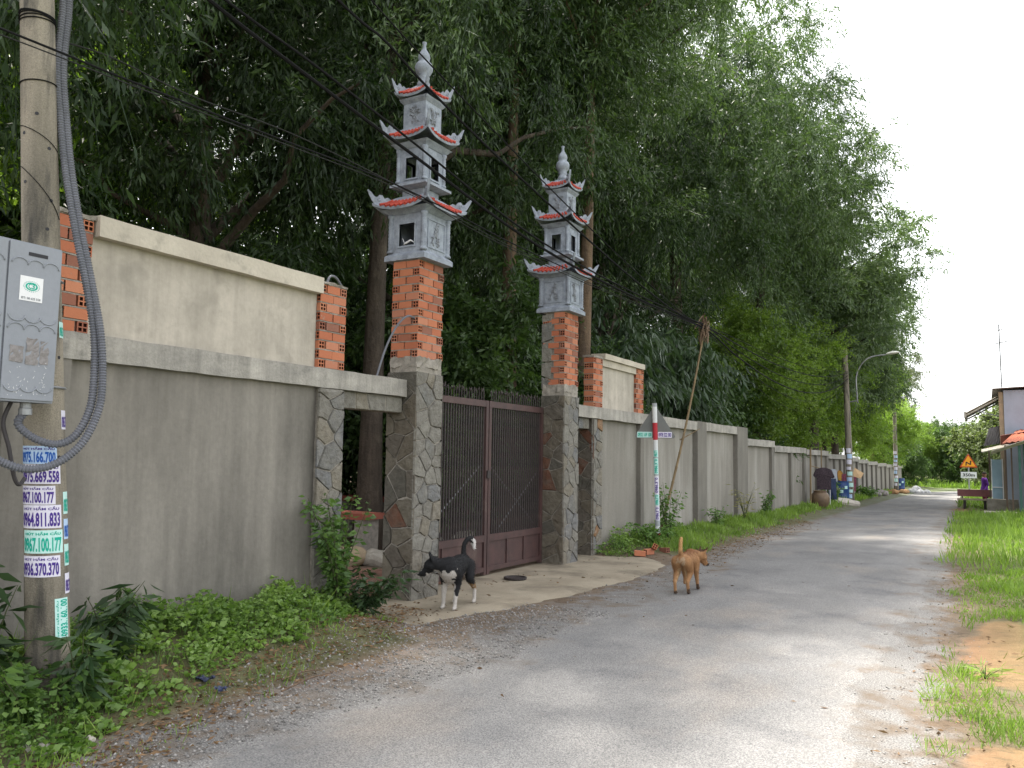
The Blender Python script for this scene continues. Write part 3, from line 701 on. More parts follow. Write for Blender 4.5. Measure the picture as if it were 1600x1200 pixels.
def lantern(cx, cy, label, seed, opening):
    z0 = 2.68 + 12*PITCH_B
    t = thing('lantern_tower', (cx, cy, z0), label, 'lantern', 'pagoda lanterns on the gate pillars')
    def sq(mb, h, a, b, h2=None):
        h2 = h if h2 is None else h2
        mb.add([(cx-h,cy-h,a),(cx+h,cy-h,a),(cx+h,cy+h,a),(cx-h,cy+h,a),(cx-h2,cy-h2,b),(cx+h2,cy-h2,b),(cx+h2,cy+h2,b),(cx-h2,cy+h2,b)],[(0,3,2,1),(4,5,6,7),(0,1,5,4),(1,2,6,5),(2,3,7,6),(3,0,4,7)]); return mb
    zb = z0 + .004
    p = MB(); sq(p, .283, zb, zb+.055); sq(p, .283, zb+.055, zb+.075, .262); sq(p, .262, zb+.075, zb+.10, .235); p.build('plinth', M['stucco_grey'], t)
    za, zt = zb+.10, 4.34
    def body(h, a, b, open_, sd, lo=.2, hi=.8, wd=.52):
        mb = MB(); th = .028
        for k in range(4):
            R = rot4(k); T = lambda x, y, z: Vector((cx, cy, 0)) + R @ Vector((x, y, z))
            def bx(x0, x1, za_, zb_, d=0, tk=th):
                q = MB().box(x0, x1, -h-d, -h+tk, za_, zb_); mb.add([T(*v) for v in q.v], q.f)
            H = b - a
            if open_ == 'all' or (open_ == 'front' and k == 0):
                wo = h * wd
                bx(-h+.03, -wo, a, b); bx(wo, h-.03, a, b); bx(-wo, wo, a, a+H*lo); bx(-wo, wo, a+H*hi, b)
                for (x0,x1,c,d_) in ((-wo-.02,-wo,a+H*lo,a+H*hi),(wo,wo+.02,a+H*lo,a+H*hi)): bx(x0,x1,c,d_,.012)
                bx(-wo-.02, wo+.02, a+H*hi, a+H*hi+.02, .012); bx(-wo-.02, wo+.02, a+H*lo-.02, a+H*lo, .012)
            else:
                bx(-h+.03, h-.03, a, b)
                wp = h * .66
                for (x0,x1,c,d_) in ((-wp-.012,-wp,a+H*.1,a+H*.86),(wp,wp+.012,a+H*.1,a+H*.86),(-wp,wp,a+H*.1,a+H*.1+.012),(-wp,wp,a+H*.86-.012,a+H*.86)): bx(x0,x1,c,d_,.010)
        bo = mb.build('body', M['stucco_grey'], t)
        rl = MB()
        for k in range(4):
            if open_ == 'all' or (open_ == 'front' and k == 0): continue
            R = rot4(k); wp = h*.6
            relief(rl, Vector((cx,cy,a+(b-a)*.14)) + R @ Vector((-wp,-h,0)), R @ Vector((1,0,0)), R @ Vector((0,-1,0)), 2*wp, (b-a)*.68, sd+k)
        if rl.v: tag(rl.build('relief_carving', M['relief_grey'], bo), kind='stuff')
        return bo
    body(.236, za, zt, 'front' if opening else None, seed, .16, .74, .46)
    for sx in (-1,1):
        for sy in (-1,1):
            c = MB(); column(c, cx+sx*.232, cy+sy*.232, za, zt, .030); c.build('corner_column', M['stucco_grey'], t, smooth=True)
    m = MB(); sq(m, .245, zt, zt+.03, .29); sq(m, .29, zt+.03, zt+.055, .33); m.build('cornice', M['stucco_grey'], t)
    roof_tier(t, 'lower_roof', .375, 4.475, 4.57, .19, .075)
    # middle tier
    m = MB(); sq(m, .15, 4.56, 4.66, .15); sq(m, .17, 4.655, 4.675, .245); sq(m, .258, 4.675, 4.705); sq(m, .235, 4.705, 4.735, .20); m.build('middle_slab', M['stucco_grey'], t)
    body(.188, 4.735, 5.13, 'all', seed+10, .1, .72, .42)
    for sx in (-1,1):
        for sy in (-1,1):
            c = MB(); column(c, cx+sx*.186, cy+sy*.186, 4.735, 5.13, .025); c.build('corner_column', M['stucco_grey'], t, smooth=True)
    m = MB(); sq(m, .198, 5.13, 5.16, .23); sq(m, .225, 5.16, 5.19, .26); m.build('cornice', M['stucco_grey'], t)
    roof_tier(t, 'middle_roof', .305, 5.315, 5.40, .157, .07)
    m = MB(); sq(m, .158, 5.385, 5.69); m.build('upper_body', M['stucco_grey'], t)
    rl = MB()
    for k in range(4):
        R = rot4(k); relief(rl, Vector((cx,cy,5.43)) + R @ Vector((-.085,-.158,0)), R @ Vector((1,0,0)), R @ Vector((0,-1,0)), .17, .22, seed+20+k)
    tag(rl.build('relief_carving', M['relief_grey'], t), kind='stuff')
    m = MB(); sq(m, .161, 5.69, 5.72, .19); sq(m, .185, 5.72, 5.745, .20); m.build('cornice', M['stucco_grey'], t)
    roof_tier(t, 'upper_roof', .228, 5.835, 5.94, .07, .055)
    m = MB(); m.lathe((cx,cy,5.93), [(.08,0),(.075,.05),(.055,.09),(.075,.12),(.06,.145),(.085,.17),(.105,.21),(.108,.25),(.095,.29),(.062,.325),(.066,.34),(.074,.37),(.066,.41),(.04,.45),(.024,.48),(.020,.52),(.028,.555),(.026,.56)], 20)
    m.build('gourd_finial', M['stucco_grey'], t, smooth=True)
    if opening:
        q = MB(); q.tube([(cx-.05,cy-.225,za+.09),(cx-.01,cy-.24,za+.10),(cx+.05,cy-.23,za+.13),(cx+.09,cy-.21,za+.10)], [.006,.012,.012,.004], 6); q.tube([(cx-.09,cy-.2,za+.17),(cx-.03,cy-.235,za+.09)], .005, 5)
        q.build('loose_pipe', M['white'], t)
    return t
lantern(-5.645, 7.565, 'grey pagoda lantern with a square hole in its base, on the near gate pillar', 5, True)
lantern(-5.645, 11.27, 'grey pagoda lantern with closed carved base, on the far gate pillar', 6, False)

# ------------------------------------------------------------------ foliage
def leaves(C, D, L, W, rng, fold=.25):
    """one lens-shaped face for each leaf: C base points, D unit directions, L lengths, W widths"""
    n = len(C); R = rng.normal(size=(n, 3)); Sd = np.cross(D, R); Sd /= np.linalg.norm(Sd, axis=1)[:, None] + 1e-9
    Nn = np.cross(Sd, D); l = L[:, None]; wd = W[:, None]
    V = np.empty((n, 4, 3)); V[:, 0] = C; V[:, 1] = C + D*l*.42 + Sd*wd*.5 + Nn*wd*fold
    V[:, 2] = C + D*l; V[:, 3] = C + D*l*.42 - Sd*wd*.5 + Nn*wd*fold
    return V.reshape(-1, 3), np.arange(4*n).reshape(-1, 4)
def unit(a): return a / (np.linalg.norm(a, axis=1)[:, None] + 1e-9)
def crown_mesh(name, seed, mat, n, clumps, rad, zc, leaf, wid, droop, cr, shell=.55, flat=0., lump=.25, bottom=-1.):
    rng = np.random.default_rng(seed)
    d = unit(rng.normal(size=(clumps, 3)))
    d[:, 2] = np.where(d[:, 2] < bottom, -d[:, 2], d[:, 2])
    az = np.arctan2(d[:, 1], d[:, 0]); ph = rng.uniform(0, 6, 4)
    lm = 1 + lump*(np.sin(az*2+ph[0])*.5 + np.sin(az*3+d[:, 2]*3+ph[1])*.5 + np.sin(d[:, 2]*6+ph[2])*.4)
    rr = (shell + (1-shell)*rng.random(clumps)**.6) * lm
    rr *= np.where(rng.random(clumps) < .3, rng.random(clumps), 1.)
    cc = d * rr[:, None] * np.array(rad); cc[:, 2] += zc
    cs = rng.uniform(.6, 1.35, clumps) * cr; tone = rng.uniform(0, 1, clumps)
    wgt = cs**2; idx = rng.choice(clumps, n, p=wgt/wgt.sum())
    # leaves sit along twigs inside each clump
    tw = rng.integers(0, 14, n); key = idx*14 + tw
    trng = np.random.default_rng(seed+1); tdir = unit(trng.normal(size=(clumps*14, 3)))
    s = rng.random(n)
    off = tdir[key] * (s*cs[idx])[:, None]
    if droop > 0: off[:, 2] -= (s**2) * cs[idx] * .55 * droop
    off[:, 2] *= (1 - flat*.5)
    C = cc[idx] + off + rng.normal(size=(n, 3)) * cs[idx][:, None] * .05
    D = unit(tdir[key]*.6 + rng.normal(size=(n, 3))*.55 + np.array([0, 0, -droop]))
    L = leaf * rng.uniform(.65, 1.3, n); W = wid * rng.uniform(.7, 1.3, n)
    V, Fq = leaves(C, D, L, W, rng)
    sh = np.clip(tone[idx]*.55 + rng.random(n)*.45 + (rng.random(n) < .03)*.5, 0, 1)
    ks = np.arange(clumps*14); Ct = cc[ks//14]; ct = cs[ks//14]        # twigs that carry the leaves, in two bent pieces
    mid = Ct + tdir*ct[:, None]*.5; end = Ct + tdir*ct[:, None]*1.0
    mid[:, 2] = Ct[:, 2] + (mid[:, 2]-Ct[:, 2] - .25*ct*.55*droop)*(1-flat*.5); end[:, 2] = Ct[:, 2] + (end[:, 2]-Ct[:, 2] - ct*.55*droop)*(1-flat*.5)
    for a_, b_ in ((Ct, mid), (mid, end)):
        d_ = b_-a_; l_ = np.linalg.norm(d_, axis=1); V2, F2 = leaves(a_, d_/l_[:, None], l_, np.full(len(l_), .016), rng, .3)
        Fq = np.concatenate([Fq, F2 + len(V)]); V = np.concatenate([V, V2])
    return fast(name, V, Fq, mat, np.concatenate([np.repeat(sh, 4), np.zeros(len(V)-4*n)])), cc
def trunk_mesh(name, seed, h, r, mat, cc, nl=16, lean=.5, base_limb=.35, forks=2):
    r_ = random.Random(seed); mb = MB(); pts = []; rad = []
    ax, ay = r_.uniform(-lean, lean), r_.uniform(-lean, lean)
    def spine(f): return Vector((ax*f*f + .12*sin(f*6+seed)*f, ay*f*f + .12*cos(f*5+seed)*f, h*f))
    for i in range(15):
        f = i/14; pts.append(spine(f)); rad.append(r*(1-.82*f)*(1+.45*math.exp(-f*22)))
    mb.tube(pts, rad, 10)
    cl = [Vector(c) for c in cc]; r_.shuffle(cl)
    for c in cl[:nl]:
        f = max(base_limb, min(.93, (c.z - hypot(c.x, c.y)*.55) / h)); a = spine(f); lp = []; k = 7
        for i in range(k):
            u = i/(k-1); p = a.lerp(c, u); p.z += .6*sin(pi*u)*r_.uniform(.2, 1); p += Vector((r_.uniform(-1,1), r_.uniform(-1,1), 0))*.13*sin(pi*u); lp.append(p)
        r0 = r*(1-.82*f)*r_.uniform(.4,.62); mb.tube(lp, [r0*(1-.88*i/(k-1)) for i in range(k)], 6)
    return mb.mesh(name, mat, smooth=True)
KINDS = {}
def kind(key, cm, tm): KINDS[key] = (cm, tm)
for q in (0, 1):
    cm, cc = crown_mesh('crown', 100+q, M['acacia'], 115000, 340, (5.0,5.0,5.6), 11.8, .165, .037, .75, 1.15, .45, lump=.28)
    kind('tall%d' % q, cm, trunk_mesh('trunk', 200+q, 16.0, .26, M['bark'], cc, 26, .8, .38))
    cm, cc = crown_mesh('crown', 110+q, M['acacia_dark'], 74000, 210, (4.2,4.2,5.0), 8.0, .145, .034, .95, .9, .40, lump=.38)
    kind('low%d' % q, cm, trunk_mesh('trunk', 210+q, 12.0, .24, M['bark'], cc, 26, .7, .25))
    cm, cc = crown_mesh('crown', 120+q, M['bright'], 64000, 250, (3.1,3.1,3.1), 5.6, .11, .065, .15, .85, .5, flat=.7, lump=.22)
    kind('bright%d' % q, cm, trunk_mesh('trunk', 220+q, 8.0, .16, M['bark'], cc, 18, .5, .2))
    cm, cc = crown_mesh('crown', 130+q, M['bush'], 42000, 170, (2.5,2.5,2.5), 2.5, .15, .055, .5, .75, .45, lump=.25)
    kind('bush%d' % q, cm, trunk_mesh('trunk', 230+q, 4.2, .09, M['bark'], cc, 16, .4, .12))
cm, cc = crown_mesh('crown', 140, M['broad'], 9000, 110, (1.9,1.9,2.0), 3.6, .30, .075, 1.5, .8, .45)
kind('broad', cm, trunk_mesh('trunk', 240, 5.2, .13, M['bark'], cc, 18, .4, .25))
cm, cc = crown_mesh('crown', 150, M['wisp'], 42000, 120, (3.6,3.6,5.2), 9.0, .26, .035, .9, 1.15, .35, lump=.35)
kind('wisp', cm, trunk_mesh('trunk', 250, 14.0, .22, M['bark_pale'], cc, 30, .8, .3))
cm, cc = crown_mesh('crown', 160, M['farleaf'], 42000, 170, (3.0,3.0,2.7), 3.3, .20, .10, .35, .75, .5, lump=.2)
kind('round', cm, trunk_mesh('trunk', 260, 5.5, .18, M['bark'], cc, 18, .4, .2))
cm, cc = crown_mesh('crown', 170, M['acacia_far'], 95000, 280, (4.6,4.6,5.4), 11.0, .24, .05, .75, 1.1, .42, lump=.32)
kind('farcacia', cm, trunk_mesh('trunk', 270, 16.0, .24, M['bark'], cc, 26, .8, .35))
cm, cc = crown_mesh('crown', 180, M['acacia'], 42000, 130, (3.4,3.4,3.2), 12.6, .165, .037, .75, 1.05, .35, lump=.35)
kind('slim', cm, trunk_mesh('trunk', 283, 14.5, .20, M['bark_pale'], cc, 16, .9, .45))
TREENAME = {'slim':'acacia_tree','tall':'acacia_tree','low':'acacia_tree','farcacia':'acacia_tree','bright':'leafy_tree','bush':'thicket_shrub','broad':'broadleaf_tree','wisp':'feathery_tree','round':'round_tree'}
def tree(key, x, y, s, rz, label, group, sz=None):
    cm, tm = KINDS[key]; nm = TREENAME[key.rstrip('01')]
    t = thing(nm, (x, y, gz(x, y) - .03), label, 'shrub' if 'shrub' in nm else 'tree', group)
    t.rotation_euler = (0, 0, rz); t.scale = (s, s, sz or s)
    link('trunk', tm, t); link('crown', cm, t); return t
R_ = random.Random(99)
G1 = 'tall trees of the grove behind the wall'
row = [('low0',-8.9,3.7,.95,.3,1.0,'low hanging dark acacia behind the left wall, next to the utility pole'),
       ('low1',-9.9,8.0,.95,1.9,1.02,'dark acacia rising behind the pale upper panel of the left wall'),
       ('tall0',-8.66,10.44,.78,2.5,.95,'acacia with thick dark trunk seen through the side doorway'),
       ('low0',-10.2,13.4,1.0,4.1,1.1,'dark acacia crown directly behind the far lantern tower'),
       ('tall1',-10.4,18.2,1.0,.8,1.0,'tall acacia behind the brick topped stretch of the right wall'),
       ('low1',-9.8,22.5,1.0,3.3,1.12,'broad acacia behind the wall, above the bamboo prop'),
       ('tall0',-9.2,27.5,1.06,5.2,1.16,'tall acacia overhanging the wall just past the bamboo prop'),
       ('tall1',-7.9,33.5,1.06,2.2,1.12,'tall acacia overhanging the wall by the clothes rack'),
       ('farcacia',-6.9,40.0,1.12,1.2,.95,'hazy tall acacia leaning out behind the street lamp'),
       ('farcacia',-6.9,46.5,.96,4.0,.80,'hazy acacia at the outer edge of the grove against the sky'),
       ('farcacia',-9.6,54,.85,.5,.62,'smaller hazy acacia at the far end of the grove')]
row += [('slim',-7.5,15.9,1.0,.7,1.0,'slim acacia with pale brown trunk right of the far lantern tower'), ('slim',-7.9,13.6,1.0,3.4,.95,'slim acacia with leaning pale trunk just behind the far lantern tower')]
for (k, x, y, s, rz, sz, lab) in row: tree(k, x, y, s, rz, lab, G1, sz)
back = [(-14.2,14.5),(-14.5,20),(-14,26.5),(-14.4,34),(-14,43),(-21,28),(-21,40)]
for i, (x, y) in enumerate(back):
    k = ('tall0','low1','tall1','low0')[i % 4]
    tree(k, x, y, R_.uniform(.95,1.1), R_.uniform(0,6.2), 'dark acacia deep in the grove, mostly hidden behind the front row', 'trees deep inside the grove')
for i, (x, y, s) in enumerate([(-12.5,7.2,.9),(-13,11.8,1.15),(-11.5,15,.9),(-17,8,1.5),(-17.5,14,1.5),(-18,20,1.6),(-24,6,2.0),(-26,14,2.2),(-26,24,2.2),(-11,19.5,1.0),(-10.5,25.5,1.05),(-10.5,31,1.1),(-17,28,1.6),(-17,36,1.7)]):
    tree('bush%d' % (i % 2), x, y, s, R_.uniform(0,6.2), 'dark leafy thicket shrub under the grove trees', 'thicket shrubs under the grove')
for (k, x, y, s, rz, lab) in [('bush0',-8.5,16.2,.85,.4,'leafy shrub right behind the wall beside the brick topped panel'),
       ('bush1',-8.8,13.2,.95,2.0,'dense shrub behind the brick topped wall panel'),
       ('broad',-8.2,18.4,1.0,1.1,'drooping broad leaved tree behind the wall at the bamboo prop'),
       ('broad',-8.1,21.8,1.05,3.9,'drooping broad leaved tree behind the wall, right of the bamboo prop'),
       ('bush0',-8.7,24.6,1.0,5.0,'shrub behind the stepped wall, left of the clothes rack'),
       ('bush1',-8.7,28.5,1.05,.9,'shrub crowding the wall top behind the clothes rack'),
       ('bright0',-7.7,30.5,.85,.9,'light green tree behind the wall, above the clothes rack'),
       ('bright1',-8.0,34.6,.95,2.7,'light green tree behind the concrete street lamp pole'),
       ('bright0',-7.9,42.0,1.05,4.4,'bright yellow green tree beside the street lamp head'),
       ('bright1',-7.7,48.0,1.08,.2,'bright green tree overhanging the wall beyond the street lamp'),
       ('bright0',-7.4,54.5,1.0,3.0,'bright green tree near the far end of the wall'),
       ('bright1',-6.2,62.0,.8,1.4,'last small bright green tree at the end of the wall'),
       ('bright1',-14.5,3.2,1.45,.4,'sunlit yellow green tree glimpsed behind the dark acacias at the left edge'),
       ('bright0',-18,9.5,1.5,1.4,'sunlit light green tree glimpsed deep behind the left wall'),
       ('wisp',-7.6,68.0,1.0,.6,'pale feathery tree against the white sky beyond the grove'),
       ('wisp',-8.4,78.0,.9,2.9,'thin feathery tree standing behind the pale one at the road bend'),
       ('round',1.6,78,1.25,1.0,'rounded olive green tree behind the warning sign and shop'),
       ('round',5.6,84,1.3,2.4,'olive tree partly hidden behind the shop wall'),
       ('bright1',-5.6,92,.7,.7,'light green tree at the road bend left of the warning sign'),
       ('bright0',-9.5,98,.7,2.2,'hazy green tree far behind the road bend, left end'),
       ('bush1',-3.0,93,1.3,4.4,'green bush at the bend of the road beyond the sign'),
       ('bush0',-6.6,84,.9,5.4,'dark low bush on the outside of the road bend'),
       ('bush1',.6,96,1.1,5.9,'low bush behind the warning sign'),
       ('bright0',-1.0,112,.8,5.9,'distant hazy tree between the bend and the olive tree')]:
    tree(k, x, y, s, rz, lab, 'shrubs and small trees along the wall' if y < 66 else 'trees at the bend')
for i, x in enumerate(range(-60, 70, 9)):
    tree(('round','bright0','bright1')[i % 3], x + R_.uniform(-2,2), 150 + R_.uniform(-12,20), R_.uniform(1.2,1.7), R_.uniform(0,6), 'distant tree of the low tree line on the horizon', 'distant tree line')

# ------------------------------------------------------------------ lettering
def flat(name, c, rough=.6): return pmat(name, c, fine=.06, sf=60, rough=rough, bump=0)
INK = {'purple': flat('purple_ink', (.06,.025,.22)), 'blue': flat('blue_ink', (.015,.10,.42)), 'green': flat('green_ink', (.0,.36,.26)), 'black': flat('black_ink', (.015,.015,.018)), 'grey': flat('grey_ink', (.16,.17,.19))}
PAPER = {'purple': flat('white_sticker', (.66,.64,.74)), 'blue': flat('pale_blue_sticker', (.42,.56,.76)), 'green': flat('pale_green_sticker', (.48,.72,.68))}
_txt = {}
def text_geo(s, fat=0.):
    """vertices (2D, scaled to unit width and height) and faces of a line of text"""
    if (s, fat) in _txt: return _txt[(s, fat)]
    cu = bpy.data.curves.new('line', 'FONT'); cu.body = s; cu.size = 1; cu.offset = fat; cu.resolution_u = 2
    o = bpy.data.objects.new('line', cu); COL.objects.link(o); bpy.context.view_layer.update()
    me = bpy.data.meshes.new_from_object(o.evaluated_get(bpy.context.evaluated_depsgraph_get()))
    v = np.array([(q.co.x, q.co.y) for q in me.vertices]); f = [tuple(p.vertices) for p in me.polygons]
    bpy.data.objects.remove(o); bpy.data.curves.remove(cu); bpy.data.meshes.remove(me)
    lo, hi = v.min(0), v.max(0); v = (v - lo) / (hi - lo)
    _txt[(s, fat)] = (v, f); return v, f
def letter(mb, s, place, x0, x1, y0, y1, fat=.02):
    """put a text line into the rectangle; place maps (x, y) to a world point"""
    v, f = text_geo(s, fat); mb.add([place(x0 + a*(x1-x0), y0 + b*(y1-y0)) for a, b in v], f); return mb

# ------------------------------------------------------------------ near utility pole
PB, PT = Vector((-4.86, 3.0, -.15)), near(55, -200, -5.07, 2.62)
ax = (PT - PB); zt_ = ax.z
def pole_c(z): return PB + ax * ((z - PB.z) / zt_)
def pole_r(z): return .123 - .0065 * z
t = thing('utility_pole', (PB.x, PB.y, 0.02), 'weathered concrete utility pole covered in phone number stickers at the left edge', 'utility pole')
m = MB(); zs = [-.15 + i * (zt_ + .5) / 40 for i in range(41)]
m.tube([pole_c(z) for z in zs], [pole_r(z) for z in zs], 28); m.build('shaft', M['pole'], t, smooth=True)
view = Vector((4.86, -3.0, 0)).normalized()
def on_pole(z, ang, lift=0.):
    """point on the pole's face; ang=0 looks at the camera, positive to the right in the picture"""
    d = Matrix.Rotation(ang, 4, 'Z') @ view; c = pole_c(z); return c + d * (pole_r(z) + lift)
def pole_patch(name, mat, parent, z0, z1, a0, a1, lift, tilt=0.):
    mb = MB(); n = 8
    for i in range(n+1):
        a = a0 + (a1-a0)*i/n
        mb.v += [tuple(on_pole(z0 + tilt*(a-a0), a, lift)), tuple(on_pole(z1 + tilt*(a-a0), a, lift))]
    mb.f = [(2*i, 2*i+2, 2*i+3, 2*i+1) for i in range(n)]
    return mb.build(name, mat, parent)
def zpix(y): return near(75, y, -4.79, 2.93).z
stk = [('0975.166.700','blue',697,725,-1.35,.62), ('0975.669.558','purple',726,756,-1.3,.80), ('0967.100.177','purple',759,788,-1.42,.50), ('0964.811.833','purple',789,825,-1.3,.80), ('0967.100.177','green',828,864,-1.2,.85), ('0936.370.370','purple',868,901,-1.3,.68)]
for (num, ink, ya, yb, a0, a1) in stk:
    z1, z0 = zpix(ya), zpix(yb); h = z1 - z0
    st = pole_patch('phone_sticker', PAPER[ink], t, z0, z1, a0, a1, .0015)
    place = lambda x, y: on_pole(z0 + y*h, a0 + (a1-a0)*x, .0028)
    letter(MB(), num, place, .03, .96, .06, .70, .035).build('phone_number', INK[ink], st)
    letter(MB(), 'HÚT HẦM CẦU', place, .08, .94, .78, .95, .03).build('heading', INK['purple' if ink != 'green' else 'green'], st)
z1, z0 = zpix(936), zpix(999)                 # upright sticker
st = pole_patch('upright_sticker', PAPER['green'], t, z0, z1, .36, 1.12, .0015)
place = lambda x, y: on_pole(z0 + x*(z1-z0), 1.12 - (1.12-.36)*y, .0028)
letter(MB(), '0933.160.100', place, .04, .97, .06, .66, .035).build('phone_number', INK['green'], st)
letter(MB(), 'HÚT HẦM CẦU', place, .06, .94, .76, .93, .03).build('heading', INK['green'], st)
for (ya, yb, ink) in ((640,670,'purple'), (769,804,'green'), (812,844,'blue'), (852,886,'green'), (898,930,'purple'), (500,525,'green')):
    z1, z0 = zpix(ya), zpix(yb); a0 = .95; a1 = 1.75
    st = pole_patch('side_sticker', PAPER[ink], t, z0, z1, a0, a1, .0015)
    place = lambda x, y: on_pole(z0 + y*(z1-z0), a0 + (a1-a0)*x, .0028)
    letter(MB(), '0986.370.370', place, .05, .95, .08, .70, .035).build('phone_number', INK[ink], st)
for (zb, n) in ((4.22, 5), (3.83, 1)):
    for k in range(n):
        m = MB(); q = [on_pole(zb + k*.012 + .01*sin(2*i*pi/24 + k), 2*pi*i/24, .004) for i in range(25)]; m.tube(q, .004, 5); m.build('wire_band', M['wire'], t)
for (za, zb, a0, a1) in ((3.55,3.42,-1.3,1.2), (3.3,3.0,-1.3,1.2)):
    MB().tube([on_pole(za + (zb-za)*(i/10)**1.4, a0 + (a1-a0)*i/10, .004) for i in range(11)], .0025, 5).build('loose_wire', M['wire'], t)
for (zz, a) in ((3.5,-.9),(3.42,.55),(3.2,-.85),(3.1,.6),(2.92,.35),(2.15,.9),(1.55,.75),(3.62,-.1)):
    d = (Matrix.Rotation(a, 4, 'Z') @ view); p = on_pole(zz, a)
    MB().tube([p - d*.004, p + d*.0015], .011, 8).build('bolt_hole_shade', M['hole_shade'], t)  # dark disc on the surface stands for the shade inside a hole

# ------------------------------------------------------------------ meter cabinet on the pole
t = thing('meter_cabinet', (-4.75, 2.52, 1.87), 'grey plastic electricity meter cabinet with cloud embossing strapped to the utility pole', 'cabinet')
cx1, cx0, cy0, cy1, cz0, cz1 = -4.665, -4.85, 2.16, 2.775, 1.86, 2.765
MB().rough(cx0, cx1-.012, cy0, cy1, cz0, cz1, 1., .0, 1).build('case', M['cabinet'], t)
for (a, b) in ((cy0+.004, 2.464), (2.476, cy1-.004)):
    dr = MB().box(cx1-.0115, cx1, a, b, cz0+.012, cz1-.012).build('door', M['cabinet'], t)
    w_ = b - a
    MB().box(cx1-.001, cx1+.002, a+w_*.35, a+w_*.72, cz1-.075, cz1-.055).build('vent_slot_shade', M['hole_shade'], dr)  # dark strip on the door stands for the shade in a slot
    for (zc, up, lo_) in ((cz1-.13, 1, 0), (cz1-.42, -1, 0), (cz1-.50, 1, 0), (cz0+.09, -1, 0)):
        for k in range(3):
            c = a + w_*(.2 + .3*k); rr = w_*.155
            q = MB().tube([(cx1+.001, c + rr*cos(pi*i/8), zc + up*rr*.75*sin(pi*i/8)) for i in range(9)], .0045, 5); q.build('embossed_cloud', M['cabinet'], dr, smooth=True)
    if a > 2.4:
        st = MB().box(cx1+.0005, cx1+.002, a+w_*.22, a+w_*.66, cz1-.335, cz1-.195).build('maker_label', M['white'], dr)
        pl = lambda x, y: Vector((cx1+.003, a + w_*(.22 + .44*x), cz1 - .335 + .14*y))
        q = MB(); ring = [(.5 + .27*cos(2*pi*i/20), .60 + .27*sin(2*pi*i/20)*.62*1.0) for i in range(20)]
        q.add([pl(*p) for p in ring] + [pl(.5 + (p[0]-.5)*.72, .60 + (p[1]-.60)*.72) for p in ring], [(i, (i+1) % 20, 20+(i+1) % 20, 20+i) for i in range(20)])
        for i in range(24):
            an = 2*pi*i/24; q.add([pl(.5 + .32*cos(an+s_) * k_, .6 + .2*sin(an+s_) * k_) for s_, k_ in ((-.06,1),(.06,1),(.06,1.12),(-.06,1.12))], [(0,1,2,3)])
        q.build('emblem_ring', INK['green'], st)
        q = MB(); letter(q, 'C', pl, .36, .50, .50, .72, .03); letter(q, '3', pl, .51, .64, .50, .72, .03); q.build('emblem_letters', INK['green'], st)
        letter(MB(), 'ĐT: 38 625 558', pl, .08, .92, .06, .16, .02).build('phone_line', INK['grey'], st)
        r = random.Random(4)
        for (ya, yb, za, zb) in ((.12,.36,.22,.31), (.42,.66,.21,.36), (.69,.84,.22,.35)):
            MB().rough(cx1+.0006, cx1+.0018, a+w_*ya, a+w_*yb, cz0+za, cz0+zb, .02, .004, int(ya*90)).build('torn_notice', M['flake'], dr)
        q = MB()
        for i in range(46):
            y_ = a + w_*r.uniform(.1,.85); z_ = cz0 + .03 + abs(r.gauss(0,.07)); l = r.uniform(.004,.018); an = r.gauss(pi/2, .6)
            q.add([(cx1+.0022, y_, z_), (cx1+.0022, y_+.004, z_), (cx1+.0022, y_+.003+l*cos(an), z_+l*sin(an))], [(0,1,2)])
        tag(q.build('paper_scraps', M['white'], dr), kind='stuff')
for z_ in (2.60, 1.95):
    MB().box(-4.99, -4.80, cy1+.002, cy1+.05, z_, z_+.035).build('bracket', M['steel'], t)
    MB().tube([on_pole(z_+.017, a*.3, .006) for a in range(-5, 6)], .008, 6).build('clamp_strap', M['steel'], t)
MB().lathe((-4.74, 2.66, cz0-.07), [(.036,0),(.036,.035),(.030,.04),(.030,.072)], 14).build('conduit_gland', M['steel'], t)

# ------------------------------------------------------------------ conduits and hanging cable
def smooth_path(pts, n=6):
    P_ = [Vector(p) for p in pts]; out = []
    for i in range(len(P_)-1):
        a, b, c, d = P_[max(i-1,0)], P_[i], P_[i+1], P_[min(i+2,len(P_)-1)]
        for k in range(n):
            s_ = k/n; out.append(.5*((2*b) + (c-a)*s_ + (2*a-5*b+4*c-d)*s_**2 + (3*b-a-3*c+d)*s_**3))
    out.append(P_[-1]); return out
def resample(P_, st):
    out = [P_[0]]; acc = 0
    for a, b in zip(P_, P_[1:]):
        l = (b-a).length; d = st - acc
        while d <= l: out.append(a.lerp(b, d/l)); d += st
        acc = (acc + l) % st if l else acc
    return out
def corrugated(name, pts, r, label):
    P_ = resample(smooth_path(pts, 14), .0085); m = MB()
    m.tube(P_, [r*(1.0 if (i % 2) else .74) for i in range(len(P_))], 10)
    o = m.build(name, M['conduit'], None, smooth=False); return tag(o, label, 'conduit', 'conduits by the utility pole')
cpix = lambda x, y, q=-4.66, w_=2.92: near(x, y, q, w_)
top = [pole_c(5.0) + Vector((.05,.14,0)), pole_c(4.45) + Vector((.04,.145,0)), near(90,100,-4.90,2.93), near(94,180,-4.87,2.95), near(103,270,-4.82,2.97), near(118,360,-4.76,2.99), near(134,440,-4.70,3.0), near(147,520,-4.66,3.0)]
corrugated('corrugated_conduit', top + [near(147,590,-4.64,2.98), near(140,640,-4.62,2.95), near(118,680,-4.62,2.90), near(88,694,-4.64,2.83), near(52,684,-4.67,2.76), near(28,662,-4.71,2.69), Vector((-4.74,2.66,1.81)), Vector((-4.74,2.66,1.85))], .025, 'grey corrugated conduit curving up into the bottom of the meter cabinet')
top2 = [p + Vector((.012,.03,0)) for p in top]
